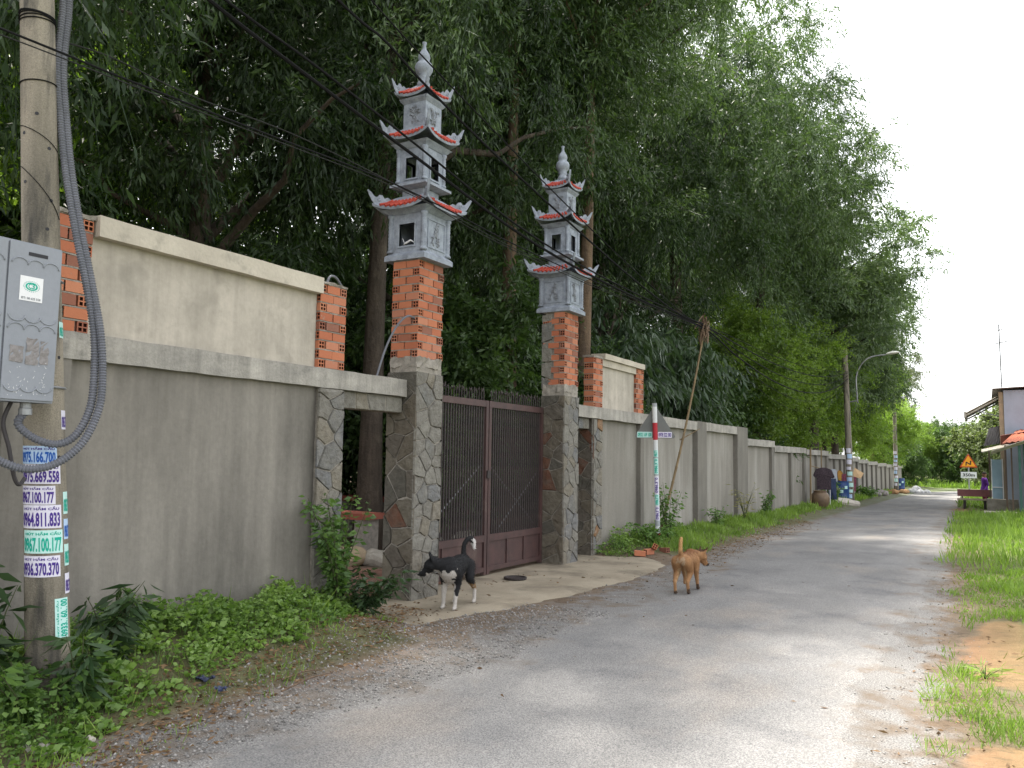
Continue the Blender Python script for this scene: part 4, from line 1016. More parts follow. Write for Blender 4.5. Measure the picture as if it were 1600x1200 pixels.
corrugated('corrugated_conduit', top2[:-1] + [near(157,520,-4.62,3.03), near(160,590,-4.60,3.02), near(154,640,-4.58,2.98), near(130,690,-4.57,2.92), near(92,722,-4.57,2.85), near(50,733,-4.58,2.77), near(10,725,-4.60,2.66), near(-30,700,-4.62,2.55), near(-60,650,-4.68,2.48), near(-64,632,-4.74,2.45)], .025, 'grey corrugated conduit making the lower, wider loop under the meter cabinet')
tag(MB().tube(smooth_path([Vector((-4.78,2.60,1.86)), near(5,660,-4.72,2.68), near(14,700,-4.70,2.72), near(22,745,-4.70,2.74), near(30,757,-4.72,2.76), near(38,748,-4.78,2.78)], 6), .012, 8).build('hanging_cable', M['conduit_dark']), 'dark brown cable drooping below the meter cabinet beside the pole', 'cable')

# ------------------------------------------------------------------ overhead cables and bamboo prop
BT = on_x(1101, 512, -4.6)                   # knot at the top of the prop
BB = Vector((-5.15, 14.25, .1))
t = thing('bamboo_prop', BB, 'thin leaning bamboo pole propping the cables beside the traffic sign', 'pole')
m = MB(); n = 15
for i in range(n):
    a = BB.lerp(BT, i/n); b = BB.lerp(BT, (i+1)/n); a.x += .05*sin(pi*i/n); b.x += .05*sin(pi*(i+1)/n); m.tube([a, a.lerp(b,.05), a.lerp(b,.95), b], [.031-.0006*i, .026-.0006*i, .026-.0006*i, .031-.0006*i], 8)
m.build('cane', M['bamboo'], t, smooth=True)
p = BB.lerp(BT, .46); MB().tube([p, p + Vector((.25,.4,.22))], [.012,.006], 6).build('side_twig', M['bamboo'], t)
m = MB(); r = random.Random(3)
for i in range(26):
    q = [BT + Vector((r.gauss(0,.05), r.gauss(0,.09), r.gauss(-.05,.13))) for _ in range(4)]; m.tube(smooth_path(q, 4), .010, 5)
tag(m.build('rope_tangle', M['twine'], t), kind='stuff')
def cable(pts, r, label, mat='wire', n=10):
    return tag(MB().tube(smooth_path(pts, n), r, 6).build('overhead_cable', M[mat]), label, 'cable', 'overhead cables along the wall')
def px_line(pp, X_a, X_b, end=None, start=None):
    out = [start] if start else []
    for i, (x, y) in enumerate(pp): out.append(on_x(x, y, X_a + (X_b-X_a)*i/max(1, len(pp)-1)))
    if end: out.append(end)
    return out
k1 = BT + Vector((0,0,-.02)); P2T = Vector((-4.82,36.1,5.0))
def after(z_off, sag): 
    a, b = BT + Vector((0,0,z_off)), P2T + Vector((0,0,z_off*3))
    return [a.lerp(b, s_) + Vector((0,0,-sag*4*s_*(1-s_))) for s_ in (.12,.3,.5,.7,.88,1)]
top1 = pole_c(5.35)
cable(px_line([(310,-14),(480,118),(640,238),(800,357),(900,418),(1000,468)], -4.95, -4.7, k1, top1) + after(0,.9), .016, 'thick black cable sagging from the utility pole across the near lantern to the prop')
cable(px_line([(330,-18),(500,108),(650,226),(800,346),(900,410),(1000,462)], -4.93, -4.68, k1 + Vector((.02,0,.04)), top1 + Vector((0,.03,.1))) + after(.04,.7), .011, 'thinner black cable running just above the thick sagging one')
cable(px_line([(520,-8),(600,62),(660,128),(760,228),(870,330),(980,428),(1060,490)], -4.9, -4.62, k1 + Vector((0,0,.06)), pole_c(6.4)) + after(.08,.5), .013, 'black cable crossing in front of the near lantern roof and the finial base')
cable(px_line([(580,0),(664,92),(760,192),(870,305),(980,412),(1070,492)], -4.86, -4.6, k1 + Vector((0,0,.09)), pole_c(6.9)) + after(.1,.3), .008, 'thin dark wire crossing the gourd finial of the near lantern')
cable(px_line([(-60,22),(0,44),(85,78),(200,125),(400,203),(590,276),(700,328),(800,380),(930,440),(1030,484)], -4.66, -4.62, k1 + Vector((0,0,-.03))) + after(-.03,1.1), .007, 'cable passing low in front of the utility pole and over the wall')
cable(px_line([(-60,34),(0,54),(85,86),(200,131),(400,208),(590,281),(700,333),(800,386),(930,446),(1030,488)], -4.64, -4.6, k1 + Vector((.02,0,-.05))) + after(-.05,1.4), .004, 'thin wire twisted below the low cable in front of the utility pole', 'wire_thin')
cable(px_line([(170,88),(300,150),(470,215),(640,300),(760,370),(900,436),(1020,486)], -4.9, -4.62, k1 + Vector((-.02,0,-.02)), pole_c(4.15)), .005, 'faint thin wire between the low cable and the thick sagging one', 'wire_thin')
cable([P2T, Vector((-4.9,46,5.0)), Vector((-5.0,57.5,5.2))], .012, 'cable running on from the lamp pole to the next pole')
cable([Vector((-5.0,57.5,5.6)), Vector((-2.5,50,5.5)), Vector((1.8,40,5.9)), Vector((6,34,6.4))], .010, 'thin cable crossing the white sky to the house roof', 'wire_thin')
cable([Vector((-5.0,57.5,5.2)), Vector((-2.5,50,5.0)), Vector((1.8,40,5.2)), Vector((6,34,5.6))], .007, 'thinner lower cable crossing the white sky to the house', 'wire_thin')

# ------------------------------------------------------------------ traffic sign seen from behind
sb = Vector((-5.0, 13.85, .08))
t = thing('traffic_sign', sb, 'grey back of a triangular traffic sign on a red and white post with stickers', 'traffic sign')
RW = {'r': flat('red_post_paint', (.42,.03,.045)), 'w': flat('white_post_paint', (.62,.63,.64)), 'g': flat('grey_post_paint', (.33,.35,.37))}
sx = lambda z: Vector((-5.0 - .0*z, 13.85 - .075*(z-.08), z))
for (a, b, c) in ((-.15,.30,'r'),(.30,.42,'w'),(.42,.72,'g'),(.72,1.30,'w'),(1.30,1.62,'g'),(1.62,1.92,'w'),(1.92,2.22,'r'),(2.22,2.50,'w'),(2.50,2.56,'g')):
    MB().tube([sx(a), sx(b)], .042, 14).build('post_band', RW[c], t, smooth=False)
vw = Vector((5.0,-13.8,0)).normalized(); rt = Vector((vw.y,-vw.x,0)) * -1    # right in the picture
pc = sx(2.15) - vw*.05
pl_ = [(-.325,-.20),(.325,-.20),(.35,-.17),(.03,.34),(-.03,.34),(-.35,-.17)]
MB().prism(pl_, pc, rt, (0,0,1), -vw, .012).build('sign_plate', pmat('grey_sign_back', (.135,.14,.135), (.16,.165,.16), 6, fine=.08, rough=.6, bump=0), t)
for (x0, x1, ink, num) in ((-.31,-.05,'green','0932 169 100'), (.05,.29,'purple','0978 522 583')):
    pp = lambda x, y: pc + vw*.003 + rt*(x0 + (x1-x0)*x) + Vector((0,0,-.19 + .10*y))
    st = MB().add([pp(0,0),pp(1,0),pp(1,1),pp(0,1)], [(0,1,2,3)]).build('plate_sticker', PAPER[ink], t)
    letter(MB(), num, lambda x, y: pp(x,y) + vw*.003, .05, .95, .15, .85, .03).build('phone_number', INK[ink], st)
for (za, zb, ink) in ((1.32,1.60,'green'),(.98,1.28,'purple'),(.78,.97,'green'),(.52,.76,'purple'),(1.62,1.74,'green')):
    an = lambda x: x*2.2 - 1.1
    pp = lambda x, y: sx(za + (zb-za)*x) + (Matrix.Rotation(an(y), 4, 'Z') @ vw)*.0432
    st = MB(); st.v = [tuple(pp(i, j/8)) for j in range(9) for i in (0,1)]; st.f = [(2*j,2*j+2,2*j+3,2*j+1) for j in range(8)]
    st = st.build('post_sticker', PAPER[ink], t)
    letter(MB(), '0986.370', lambda x, y: sx(za + (zb-za)*x) + (Matrix.Rotation(an(1-y), 4, 'Z') @ vw)*.0446, .06, .94, .2, .8, .035).build('phone_number', INK[ink], st)

# ------------------------------------------------------------------ ground plants
NR = np.random.default_rng(5)
def stuff_leaves(name, C, D, L_, W_, mat, label, cat, shade=None, fold=.25):
    V_, F_ = leaves(C, D, L_, W_, NR, fold)
    sh = NR.random(len(C)) if shade is None else shade
    o = link(name, fast(name, V_, F_, M[mat], np.repeat(sh, 4))); return tag(o, label, cat, None, 'stuff')
def gza(x, y): return np.array([gz(a, b) for a, b in zip(x, y)])
def vnoise(x, y, s_, k=0.):
    return (np.sin(x*s_*1.7+k) * np.cos(y*s_*1.3-k) + np.sin((x+y)*s_*2.9+2*k)*.6 + np.cos((x-y*.8)*s_*4.7+k)*.4) / 2
def scatter(n, x0, x1, y0, y1, dens):
    x = NR.uniform(x0, x1, n); y = NR.uniform(y0, y1, n); k = NR.random(n) < dens(x, y); return x[k], y[k]
VE = [(0,-3.95),(2.6,-4.08),(3.4,-4.35),(4.2,-4.58),(5.1,-4.70),(6.1,-5.05),(6.6,-5.3)]
def ve(y): return np.interp(y, [p[0] for p in VE], [p[1] for p in VE])
def cover_patch(name, n, x0, x1, y0, y1, edge, hgt, label):
    x, y = scatter(n, x0, x1, y0, y1, lambda x, y: np.clip((edge(y) - x)/.18 + .35*vnoise(x, y, 4), 0, 1) * np.clip(.72 + .85*vnoise(x, y, 1.9, 2), .16, 1))
    inner = np.clip((edge(y) - x)/.45, .15, 1); h = hgt * inner * (.25 + .8*NR.random(len(x))**1.3) * np.clip(.85 + .75*vnoise(x, y, 2.6, 1), .25, 2)
    z = gza(x, y); Cs, Ds, Ls, Ws, Sh = [], [], [], [], []
    for k in range(3):                        # leaflets in threes at the top of each stalk
        a = NR.uniform(0, 2*pi, len(x)); tilt = NR.uniform(-.15,.55, len(x))
        D = unit(np.stack([np.cos(a), np.sin(a), tilt], 1)); Cs.append(np.stack([x, y, z+h], 1) + D*.006); Ds.append(D)
        Ls.append(NR.uniform(.020,.058, len(x)) * np.clip(1 + .5*vnoise(x, y, 3.1, 7), .6, 1.6)); Ws.append(Ls[-1]*NR.uniform(.55,.8, len(x))); Sh.append(np.clip(.25 + .5*NR.random(len(x)) + .35*vnoise(x, y, 1.9, 4), 0, 1))
    D = unit(np.stack([NR.normal(0,.25,len(x)), NR.normal(0,.25,len(x)), np.ones(len(x))], 1)); Cs.append(np.stack([x, y, z-.01], 1)); Ds.append(D); Ls.append(h+.01); Ws.append(np.full(len(x), .006)); Sh.append(np.full(len(x), .1))
    stuff_leaves(name, np.concatenate(Cs), np.concatenate(Ds), np.concatenate(Ls), np.concatenate(Ws), 'cover', label, 'plants', np.concatenate(Sh))
cover_patch('ground_cover', 15000, -5.62, -3.9, 1.2, 6.55, ve, .19, 'bright green leafy ground cover along the foot of the left wall')
x, y = scatter(2600, -5.6, -4.0, 1.4, 6.5, lambda x, y: np.clip((ve(y) - x)/.2, 0, 1)*.5*np.clip(.5+vnoise(x, y, 1.3, 9), 0, 1))
W_G = (x, y)
cover_patch('ground_cover', 3600, -5.6, -4.6, 12.35, 16.8, lambda y: np.interp(y, [12.3,13,15,17], [-5.0,-4.75,-4.85,-5.2]), .24, 'leafy ground cover around the foot of the traffic sign')
# grass
def grass_patch(name, x, y, h0, h1, mat, label, lean=.45, wd=.009):
    n = len(x); z = gza(x, y); a = NR.uniform(0, 2*pi, n); l = NR.uniform(.1, lean, n)
    D = unit(np.stack([np.cos(a)*l, np.sin(a)*l, np.ones(n)], 1)); h = NR.uniform(h0, h1, n) * np.clip(.8 + .75*vnoise(x, y, 2.4, 6) + .45*vnoise(x, y, .7, 1), .3, 1.9)
    sh = np.clip(.42 + .45*vnoise(x, y, 1.1, 3) + .45*(NR.random(n)-.5), 0, 1)
    wv = np.maximum(wd, .0011*np.hypot(x, y)) * NR.uniform(.7,1.3,n)
    return stuff_leaves(name, np.stack([x, y, z-.01], 1), D, h, wv, mat, label, 'grass', sh, .1)
def er(y): return np.interp(y, [p[0] for p in ER], [p[1] for p in ER])
def el(y): return np.interp(y, [p[0] for p in EL], [p[1] for p in EL])
def bare(x, y): return np.maximum(1 - ((x-.14)/.38)**2 - ((y-8.2)/1.7)**2, 1 - ((x-.05)/.25)**2 - ((y-5.0)/.5)**2)
dens = lambda x, y: np.clip((x - er(y) - .30 - .25*vnoise(x, y, 1.3))/.35, 0, 1) * (bare(x, y) < .05 + .25*vnoise(x, y, 3)) * np.where(x < .2, np.clip(.75 + .9*vnoise(x, y, 2.1, 5), .03, 1), 1)
x, y = scatter(60000, -1.2, 3.2, 3.2, 14, dens); grass_patch('grass', x, y, .05, .15, 'grass', 'sunlit green grass on the near right verge', .9, .007)
x, y = scatter(26000, -.6, 1.3, 3.6, 7.4, lambda x, y: (bare(x, y) < .1) * np.clip((x - er(y) - .12)/.25, 0, 1) * np.clip(.35 + 1.3*vnoise(x, y, 1.9, 3), 0, 1)); grass_patch('grass', x, y, .04, .13, 'grass', 'dense grass clumps at the bottom right beside the sandy patch', 1.2, .006)
x, y = scatter(34000, -1.6, 7, 14, 33, lambda x, y: np.clip((x - er(y) - .12 - .15*vnoise(x, y, 1.3))/.4, 0, 1)); grass_patch('grass', x, y, .10, .28, 'grass', 'taller green grass on the right verge before the bench', .7)
x, y = scatter(12000, -1.6, 9, 38, 62, lambda x, y: np.clip((x - er(y) - .1)/.4, 0, 1) * (np.abs(x-.5) > .0)); grass_patch('grass', x, y, .10, .3, 'grass', 'green grass island beyond the bench', .7)
x, y = scatter(20000, -5.6, -3.9, 13.4, 30, lambda x, y: np.clip((el(y) - .55 - x - .2*vnoise(x, y, 1.5))/.4, 0, 1)); grass_patch('grass', x, y, .07, .2, 'grass', 'green grass strip at the foot of the right wall', .7)
x, y = scatter(16000, -5.6, -4.2, 30, 64, lambda x, y: np.clip((el(y) - .25 - x)/.5, 0, 1)); grass_patch('grass', x, y, .1, .3, 'grass', 'far grass strip along the stepped wall', .7)
x, y = scatter(14000, -14, 10, 86, 104, lambda x, y: np.full(len(x), 1.)); grass_patch('grass', x, y, .2, .7, 'grass', 'tall grass on the outside of the road bend', .6)
x, y = scatter(9000, -5.1, -3.75, 2.0, 6.4, lambda x, y: np.exp(-((x - ve(y) - .10)/.22)**2) * np.clip(.35 + vnoise(x, y, 3, 1), 0, 1)); grass_patch('grass', x, y, .04, .14, 'grass', 'short grass tufts between the gravel and the ground cover', 1.2, .006)
grass_patch('grass', *W_G, .14, .36, 'grass', 'taller grass blades standing up through the ground cover', .9, .007)
x, y = scatter(1500, -1.0, 1.5, 4, 13, lambda x, y: np.clip(.2 + vnoise(x, y, 2.6, 8), 0, 1)*.7*(x > er(y)+.25)); grass_patch('dry_grass', x, y, .03, .12, 'grass_dry', 'sparse dry grass on the sandy right verge', 1.6, .006)
# fallen leaves and loose stones
def litter(n, x0, x1, y0, y1, dens, label, name='leaf_litter'):
    x, y = scatter(n, x0, x1, y0, y1, dens); m_ = len(x); a = NR.uniform(0, 2*pi, m_)
    D = unit(np.stack([np.cos(a), np.sin(a), NR.uniform(-.05,.25,m_)], 1))
    on = (x > el(y)-.05) & (x < er(y)+.05) 
    z = gza(x, y) + np.where(on, .009, .006) + np.where((x > -5.95) & (x < -3.9) & (y > 6.3) & (y < 12.7), .016, 0)
    stuff_leaves(name, np.stack([x, y, z], 1), D, NR.uniform(.02,.07,m_), NR.uniform(.007,.022,m_), 'litter', label, 'leaves')
litter(10500, -5.5, -3.2, 1.5, 7, lambda x, y: np.exp(-((x - ve(y) - .08)/.34)**2), 'brown dead leaves along the edge of the ground cover')
litter(900, -5.5, -3.6, 6.6, 13, lambda x, y: np.clip(.15 + .5*vnoise(x, y, 2.), 0, 1)*.5 + .5*np.exp(-((x+5.35)/.12)**2), 'scattered dead leaves on the concrete apron')
litter(4200, -5.3, -3.3, 12.3, 24, lambda x, y: np.exp(-((x - el(y) + .45)/.35)**2), 'dead leaves on the shoulder past the gate')
litter(900, -.6, 1.0, 3.5, 14, lambda x, y: np.clip(.3 + vnoise(x, y, 3.), 0, 1), 'dry leaf litter on the right shoulder')
litter(70, -3.4, -.8, 2, 14, lambda x, y: np.full(len(x), .4), 'a few leaves lying on the asphalt')
def chips(n, x0, x1, y0, y1, dens, r0, r1, label, name='gravel'):
    x, y = scatter(n, x0, x1, y0, y1, dens); m_ = len(x); z = gza(x, y) + .002
    r = r0 + (r1-r0)*NR.random(m_)**3; o6 = np.array([(1,0,0),(0,1,0),(-1,0,0),(0,-1,0),(0,0,.75),(0,0,-.5)])
    V_ = np.stack([x, y, z], 1)[:, None, :] + o6[None]*(r[:, None, None])*NR.uniform(.6,1.3,(m_,6,1))
    f = np.array([(0,1,4),(1,2,4),(2,3,4),(3,0,4),(1,0,5),(2,1,5),(3,2,5),(0,3,5)]); F_ = (np.arange(m_)*6)[:, None, None] + f[None]
    tag(link(name, fast(name, V_.reshape(-1,3), F_.reshape(-1,3), M['chip'], np.repeat(NR.random(m_), 6))), label, 'stones', None, 'stuff')
chips(16000, -5.0, -3.1, 2.0, 8.0, lambda x, y: np.clip((el(y) + .25 - x)/.3, 0, 1) * np.clip((x - ve(y) + .1)/.3, 0, 1), .004, .017, 'loose gravel on the left shoulder')
chips(5000, -4.9, -3.2, 7.5, 22, lambda x, y: np.exp(-((x - el(y) + .3)/.3)**2), .005, .02, 'loose gravel on the left road edge past the gate')
chips(6500, -1.2, .9, 3.0, 16, lambda x, y: np.exp(-((x - er(y) - .18)/.25)**2), .003, .012, 'loose gravel on the right road edge')
chips(1600, -3.4, -.6, 2, 14, lambda x, y: np.full(len(x), .6), .003, .008, 'sparse grit on the asphalt')

# single plants
def plant(name, base, label, n, hgt, spread, leaf_, wid_, mat, stems=7, droop=.2, group=None, tone=(.2,.9)):
    t = thing(name, base, label, 'plant', group); rs = np.random.default_rng(abs(hash(label)) % 9999 if False else len(label)*7 + n)
    m_ = MB(); C, D = [], []; b = Vector(base)
    for i in range(stems):
        a = rs.uniform(0, 2*pi); sp = spread*rs.uniform(.25,1); h = hgt*rs.uniform(.6,1.0)
        P_ = [b + Vector((cos(a)*sp*f**1.4, sin(a)*sp*f**1.4, h*f - droop*h*f*f*.5)) for f in (0,.25,.5,.75,1)]
        m_.tube(P_, [.007*max(1,hgt)*(1-.75*f) for f in (0,.25,.5,.75,1)], 5)
        for k in range(n // stems):
            f = rs.uniform(.15,1.02); j = min(3, int(f*4)); p = P_[j].lerp(P_[j+1], min(1.1, f*4-j)); q = rs.uniform(0, 2*pi)
            d = Vector((cos(q), sin(q), rs.uniform(-.5,.5) - droop)).normalized()
            C.append(tuple(p + d*rs.uniform(0, spread*.22))); D.append(tuple(d))
    m_.build('stem', M['stem'], t)
    C = np.array(C) - np.array(base); D = np.array(D); k = len(C)
    V_, F_ = leaves(C, D, leaf_*rs.uniform(.6,1.3,k), wid_*rs.uniform(.7,1.2,k), rs)
    link('foliage', fast('foliage', V_, F_, M[mat], np.repeat(rs.uniform(tone[0], tone[1], k), 4)), t); return t
plant('leafy_shrub', (-5.33, 6.02, .12), 'tall light green shrub climbing against the stone door post', 950, 1.25, .34, .075, .038, 'shrubleaf', 15)
plant('leafy_shrub', (-5.25, 6.28, .06), 'low dark shrub spilling onto the side doorway threshold', 620, .55, .42, .085, .032, 'darkleaf', 12, .3)
plant('long_leaved_shrub', (-4.98, 3.42, .2), 'dark long leaved shrub right of the utility pole', 230, .72, .24, .17, .035, 'darkleaf', 10, .5)
plant('long_leaved_shrub', (-4.92, 2.62, .12), 'dark long leaved plant left of the utility pole', 170, 1.1, .26, .17, .04, 'darkleaf', 9, .4)
plant('leafy_shrub', (-4.62, 2.72, .05), 'low bushy plant hiding the foot of the utility pole', 420, .5, .30, .085, .04, 'shrubleaf', 12, .3)
plant('long_leaved_shrub', (-4.62, 3.02, .04), 'small plant with narrow leaves in front of the utility pole', 90, .65, .16, .16, .035, 'darkleaf', 6, .4)
plant('leafy_shrub', (-4.98, 14.3, .1), 'spindly leafy weed beside the traffic sign post', 330, 1.25, .30, .085, .04, 'shrubleaf', 8, .2)
plant('leafy_shrub', (-5.05, 13.6, .1), 'bushy weed at the foot of the traffic sign', 420, .5, .45, .085, .045, 'shrubleaf', 10, .3)
plant('tall_weed', (-5.2, 20.6, .12), 'tall dry seeding grass clump by the wide wall post', 150, .95, .3, .14, .018, 'grass_dry', 14, .1)
plant('tall_weed', (-5.3, 23.4, .08), 'green weed growing against the first lower wall panel', 260, .8, .25, .1, .04, 'shrubleaf', 9, .2)
plant('tall_weed', (-5.2, 18.2, .12), 'green weed tuft between the sign and the wide wall post', 200, .5, .3, .1, .03, 'shrubleaf', 9, .2)
plant('tall_weed', (-.05, 7.15, .0), 'grass tuft standing on the near sandy patch', 90, .12, .10, .17, .008, 'grass', 6, .1)
plant('tall_weed', (.62, 12.6, .03), 'dry brown weed at the right edge in the grass', 120, .75, .14, .1, .02, 'grass_dry', 8, .1)
plant('leafy_bush', (-6.6, 16.3, .05), 'light green large leaved bush peeping over the wall behind the bamboo prop', 300, 3.0, .75, .28, .085, 'shrubleaf', 9, .35)
plant('potted_plant_foliage', (-5.2, 34.0, -.1), 'green bushy plant growing beside the clothes rack', 420, 1.2, .55, .16, .06, 'shrubleaf', 12, .3)
plant('leafy_shrub', (-5.2, 44.5, -.2), 'dark green bush at the foot of the wall past the lamp pole', 420, .8, .8, .16, .08, 'shrubleaf', 12, .3)

# ------------------------------------------------------------------ bodies: one continuous remeshed surface
def body_mesh(name, caps, prisms, color, mat, voxel=.009, smooth_it=6):
    mb = MB()
    for (p0, r0, p1, r1) in caps:
        p0, p1 = Vector(p0), Vector(p1); n = max(2, int((p1-p0).length / (min(r0, r1)*.45)) + 1)
        for i in range(n+1): mb.sphere(p0.lerp(p1, i/n), r0 + (r1-r0)*i/n, 12, 8)
    for pr in prisms: mb.prism(*pr)
    me = mb.mesh(name, None); o = link(name, me)
    md = o.modifiers.new('r', 'REMESH'); md.mode = 'VOXEL'; md.voxel_size = voxel
    md = o.modifiers.new('s', 'SMOOTH'); md.factor = .5; md.iterations = smooth_it
    bpy.context.view_layer.update()
    out = bpy.data.meshes.new_from_object(o.evaluated_get(bpy.context.evaluated_depsgraph_get()))
    bpy.data.objects.remove(o); out.name = name; out.materials.clear(); out.materials.append(mat)
    ca = out.color_attributes.new('coat', 'FLOAT_COLOR', 'POINT')
    ca.data.foreach_set('color', np.array([(*color(v.co), 1) for v in out.vertices], np.float32).ravel())
    out.polygons.foreach_set('use_smooth', [True]*len(out.polygons)); return out
def coat_material(name, rough=.75, bs=140, bd=.004):
    m, t, b, N, L = nodes(name); a = N('ShaderNodeAttribute'); a.attribute_name = 'coat'
    tc = N('ShaderNodeTexCoord'); f = noise(N, L, tc.outputs['Object'], bs, 3, lo=.2, hi=.8, stretch=(.35,1,1))
    col = mixc(N, L, a.outputs['Color'], (.62,.62,.62), f, 'MULTIPLY'); L(col, b.inputs['Base Color'])
    b.inputs['Roughness'].default_value = rough; b.inputs['Specular IOR Level'].default_value = .25
    bumpn(N, L, b, f, bd); return m
FUR = coat_material('short_fur'); CLOTH = coat_material('worn_clothing', .85, 60, .002)
EYE_M = flat('dark_eye', (.01,.008,.006), .2)
def dog(loc, heading, label, color, head, tail, legs, s=1.0, girth=1.0):
    """local x forwards, y left; head = (centre, yaw, pitch); legs = paw offsets"""
    g = girth; caps = []
    B = [((.215,0,.385),.098), ((.10,0,.385),.102), ((-.04,0,.400),.088), ((-.17,0,.412),.082), ((-.235,0,.415),.070)]
    for (a, ra), (b, rb) in zip(B, B[1:]): caps.append((a, ra*g, b, rb*g))
    caps += [((.19,0,.345),.082*g,(.06,0,.335),.078*g)]                     # deep chest
    hc, yw, pt = Vector(head[0]), head[1], head[2]
    caps += [((.21,0,.425),.085*g, tuple(Vector((.21,0,.43)).lerp(hc,.62)), .062), (tuple(Vector((.21,0,.43)).lerp(hc,.6)), .062, tuple(hc), .060)]
    R = Matrix.Rotation(yw, 3, 'Z') @ Matrix.Rotation(-pt, 3, 'Y'); h = lambda x, y, z: tuple(hc + R @ Vector((x, y, z)))
    caps += [(h(-.02,0,.012),.066,h(.03,0,.008),.058), (h(.03,0,0),.050,h(.10,0,-.022),.031), (h(.10,0,-.022),.031,h(.145,0,-.026),.024), (h(.04,0,-.035),.032,h(.12,0,-.046),.020), (h(.02,.035,-.005),.035,h(.0,.03,.0),.035), (h(.02,-.035,-.005),.035,h(.0,-.03,.0),.035)]
    prisms = []
    for sg in (-1, 1):
        u = R @ Vector((0,sg*.35,1)).normalized(); v_ = R @ Vector((.25,sg*1,-.1)).normalized(); n_ = R @ Vector((1,-sg*.3,0)).normalized()
        prisms.append(([(-.01,-.034),(.085,-.002),(.09,.006),(-.01,.038)], Vector(h(-.025,sg*.038,.045)) - n_*.008, u, v_, n_, .018))
    for k, (sg, fx, fy, fz) in enumerate(legs[:2]):                         # front: shoulder, elbow, wrist, paw
        y_ = .062*sg
        S_, E_, W_, P_ = (.185,y_,.365), (.150+fx*.35,y_*1.15+fy*.3,.255), (.185+fx*.75,y_*1.05+fy*.7,.115+fz*.7), (.205+fx,y_*1.05+fy,.022+fz)
        caps += [(S_,.062,E_,.040),(E_,.036,W_,.0235),(W_,.0225,(P_[0]-.012,P_[1],P_[2]+.012),.021),((P_[0]-.012,P_[1],P_[2]),.0225,(P_[0]+.03,P_[1],P_[2]-.004),.018)]
    for k, (sg, fx, fy, fz) in enumerate(legs[2:]):                         # hind: hip, knee, hock, paw
        y_ = .060*sg
        S_, K_, H_, P_ = (-.215,y_,.385), (-.145+fx*.4,y_*1.3+fy*.4,.262), (-.275+fx*.8,y_*1.2+fy*.8,.148+fz), (-.235+fx,y_*1.2+fy,.022+fz)
        caps += [(S_,.074,K_,.046),(K_,.042,H_,.0235),(H_,.0225,(P_[0]-.01,P_[1],P_[2]+.015),.0205),((P_[0]-.012,P_[1],P_[2]),.0225,(P_[0]+.03,P_[1],P_[2]-.004),.018)]
    for a, b in zip(tail, tail[1:]): caps.append((a[0], a[1], b[0], b[1]))
    me = body_mesh('dog', caps, prisms, color, FUR)
    t = thing('dog', loc, label, 'dog'); t.rotation_euler = (0, 0, atan2(heading[1], heading[0])); t.scale = (s, s, s)
    link('body', me, t)
    nf = 9000; rs = np.random.default_rng(len(label)); npoly = len(me.polygons)
    cen = np.empty(npoly*3); me.polygons.foreach_get('center', cen); cen = cen.reshape(-1, 3); nor = np.empty(npoly*3); me.polygons.foreach_get('normal', nor); nor = nor.reshape(-1, 3)
    pk = rs.integers(0, npoly, nf); D_ = unit(nor[pk]*.55 + np.array([-.75, 0, -.35]) + rs.normal(size=(nf, 3))*.25)
    ln = np.where(cen[pk, 2] < .2, .008, .017) * rs.uniform(.6, 1.3, nf); V_, F_ = leaves(cen[pk], D_, ln, np.full(nf, .0028), rs)
    fm = fast('fur', V_, F_, FUR); ca = fm.color_attributes.new('coat', 'FLOAT_COLOR', 'POINT')
    cols = np.array([(*color(Vector(c)), 1) for c in cen[pk]], np.float32) * rs.uniform(.7, 1.35, nf)[:, None]
    ca.data.foreach_set('color', np.repeat(cols, 4, 0).astype(np.float32).ravel()); tag(link('fur', fm, t), kind='stuff')
    for sg in (-1, 1):
        e = MB().sphere(h(.052,sg*.036,.018), .0085, 8, 6); link('eye', e.mesh('eye', EYE_M, smooth=True), t)
    link('nose', MB().sphere(h(.166,0,-.022), .0135, 8, 6, (1,1.1,.8)).mesh('nose', EYE_M, smooth=True), t)
    return t
def ruffle(p):
    x, y, z = p
    return x + .014*sin(70*z+40*y) + .008*sin(150*y+90*z), y + .008*sin(80*x+60*z), z + .016*sin(60*x+85*y) + .009*sin(170*x+120*y)
def black_coat(p):
    x, y, z = ruffle(p)
    white, blk, tan_ = (.55,.51,.47), (.014,.014,.016), (.30,.19,.10)
    if x > .27 and z < .54:                                  # cheek and throat flash
        if z < .385 and x < .345: return white
        return blk
    if z < .155: return white
    if .10 < x <= .27 and z < .325 and abs(y) < .055: return white
    if x <= .12 and z < .335 and x > -.2 and abs(y) < .06: return white
    if z < .24 and x > .1: return white if y < 0 else blk
    if z < .20: return tan_
    if x < -.31 and .52 < z < .645 and y > .045: return (.75,.72,.70)
    return blk
dog((-4.88, 7.34, .018), (.26,-.96), 'black dog with white legs and curled white tipped tail in front of the gate', black_coat,
    ((.315,-.145,.445), radians(-72), radians(-28)),
    [((-.245,0,.455),.034),((-.25,-.01,.53),.026),((-.26,-.005,.60),.025),((-.285,.02,.648),.026),((-.325,.05,.655),.028),((-.35,.07,.61),.026),((-.352,.075,.55),.017)],
    [(1,.03,.0,0),(-1,-.02,-.01,0),(1,.0,.05,0),(-1,.06,.0,0)], 1.03, 1.14)
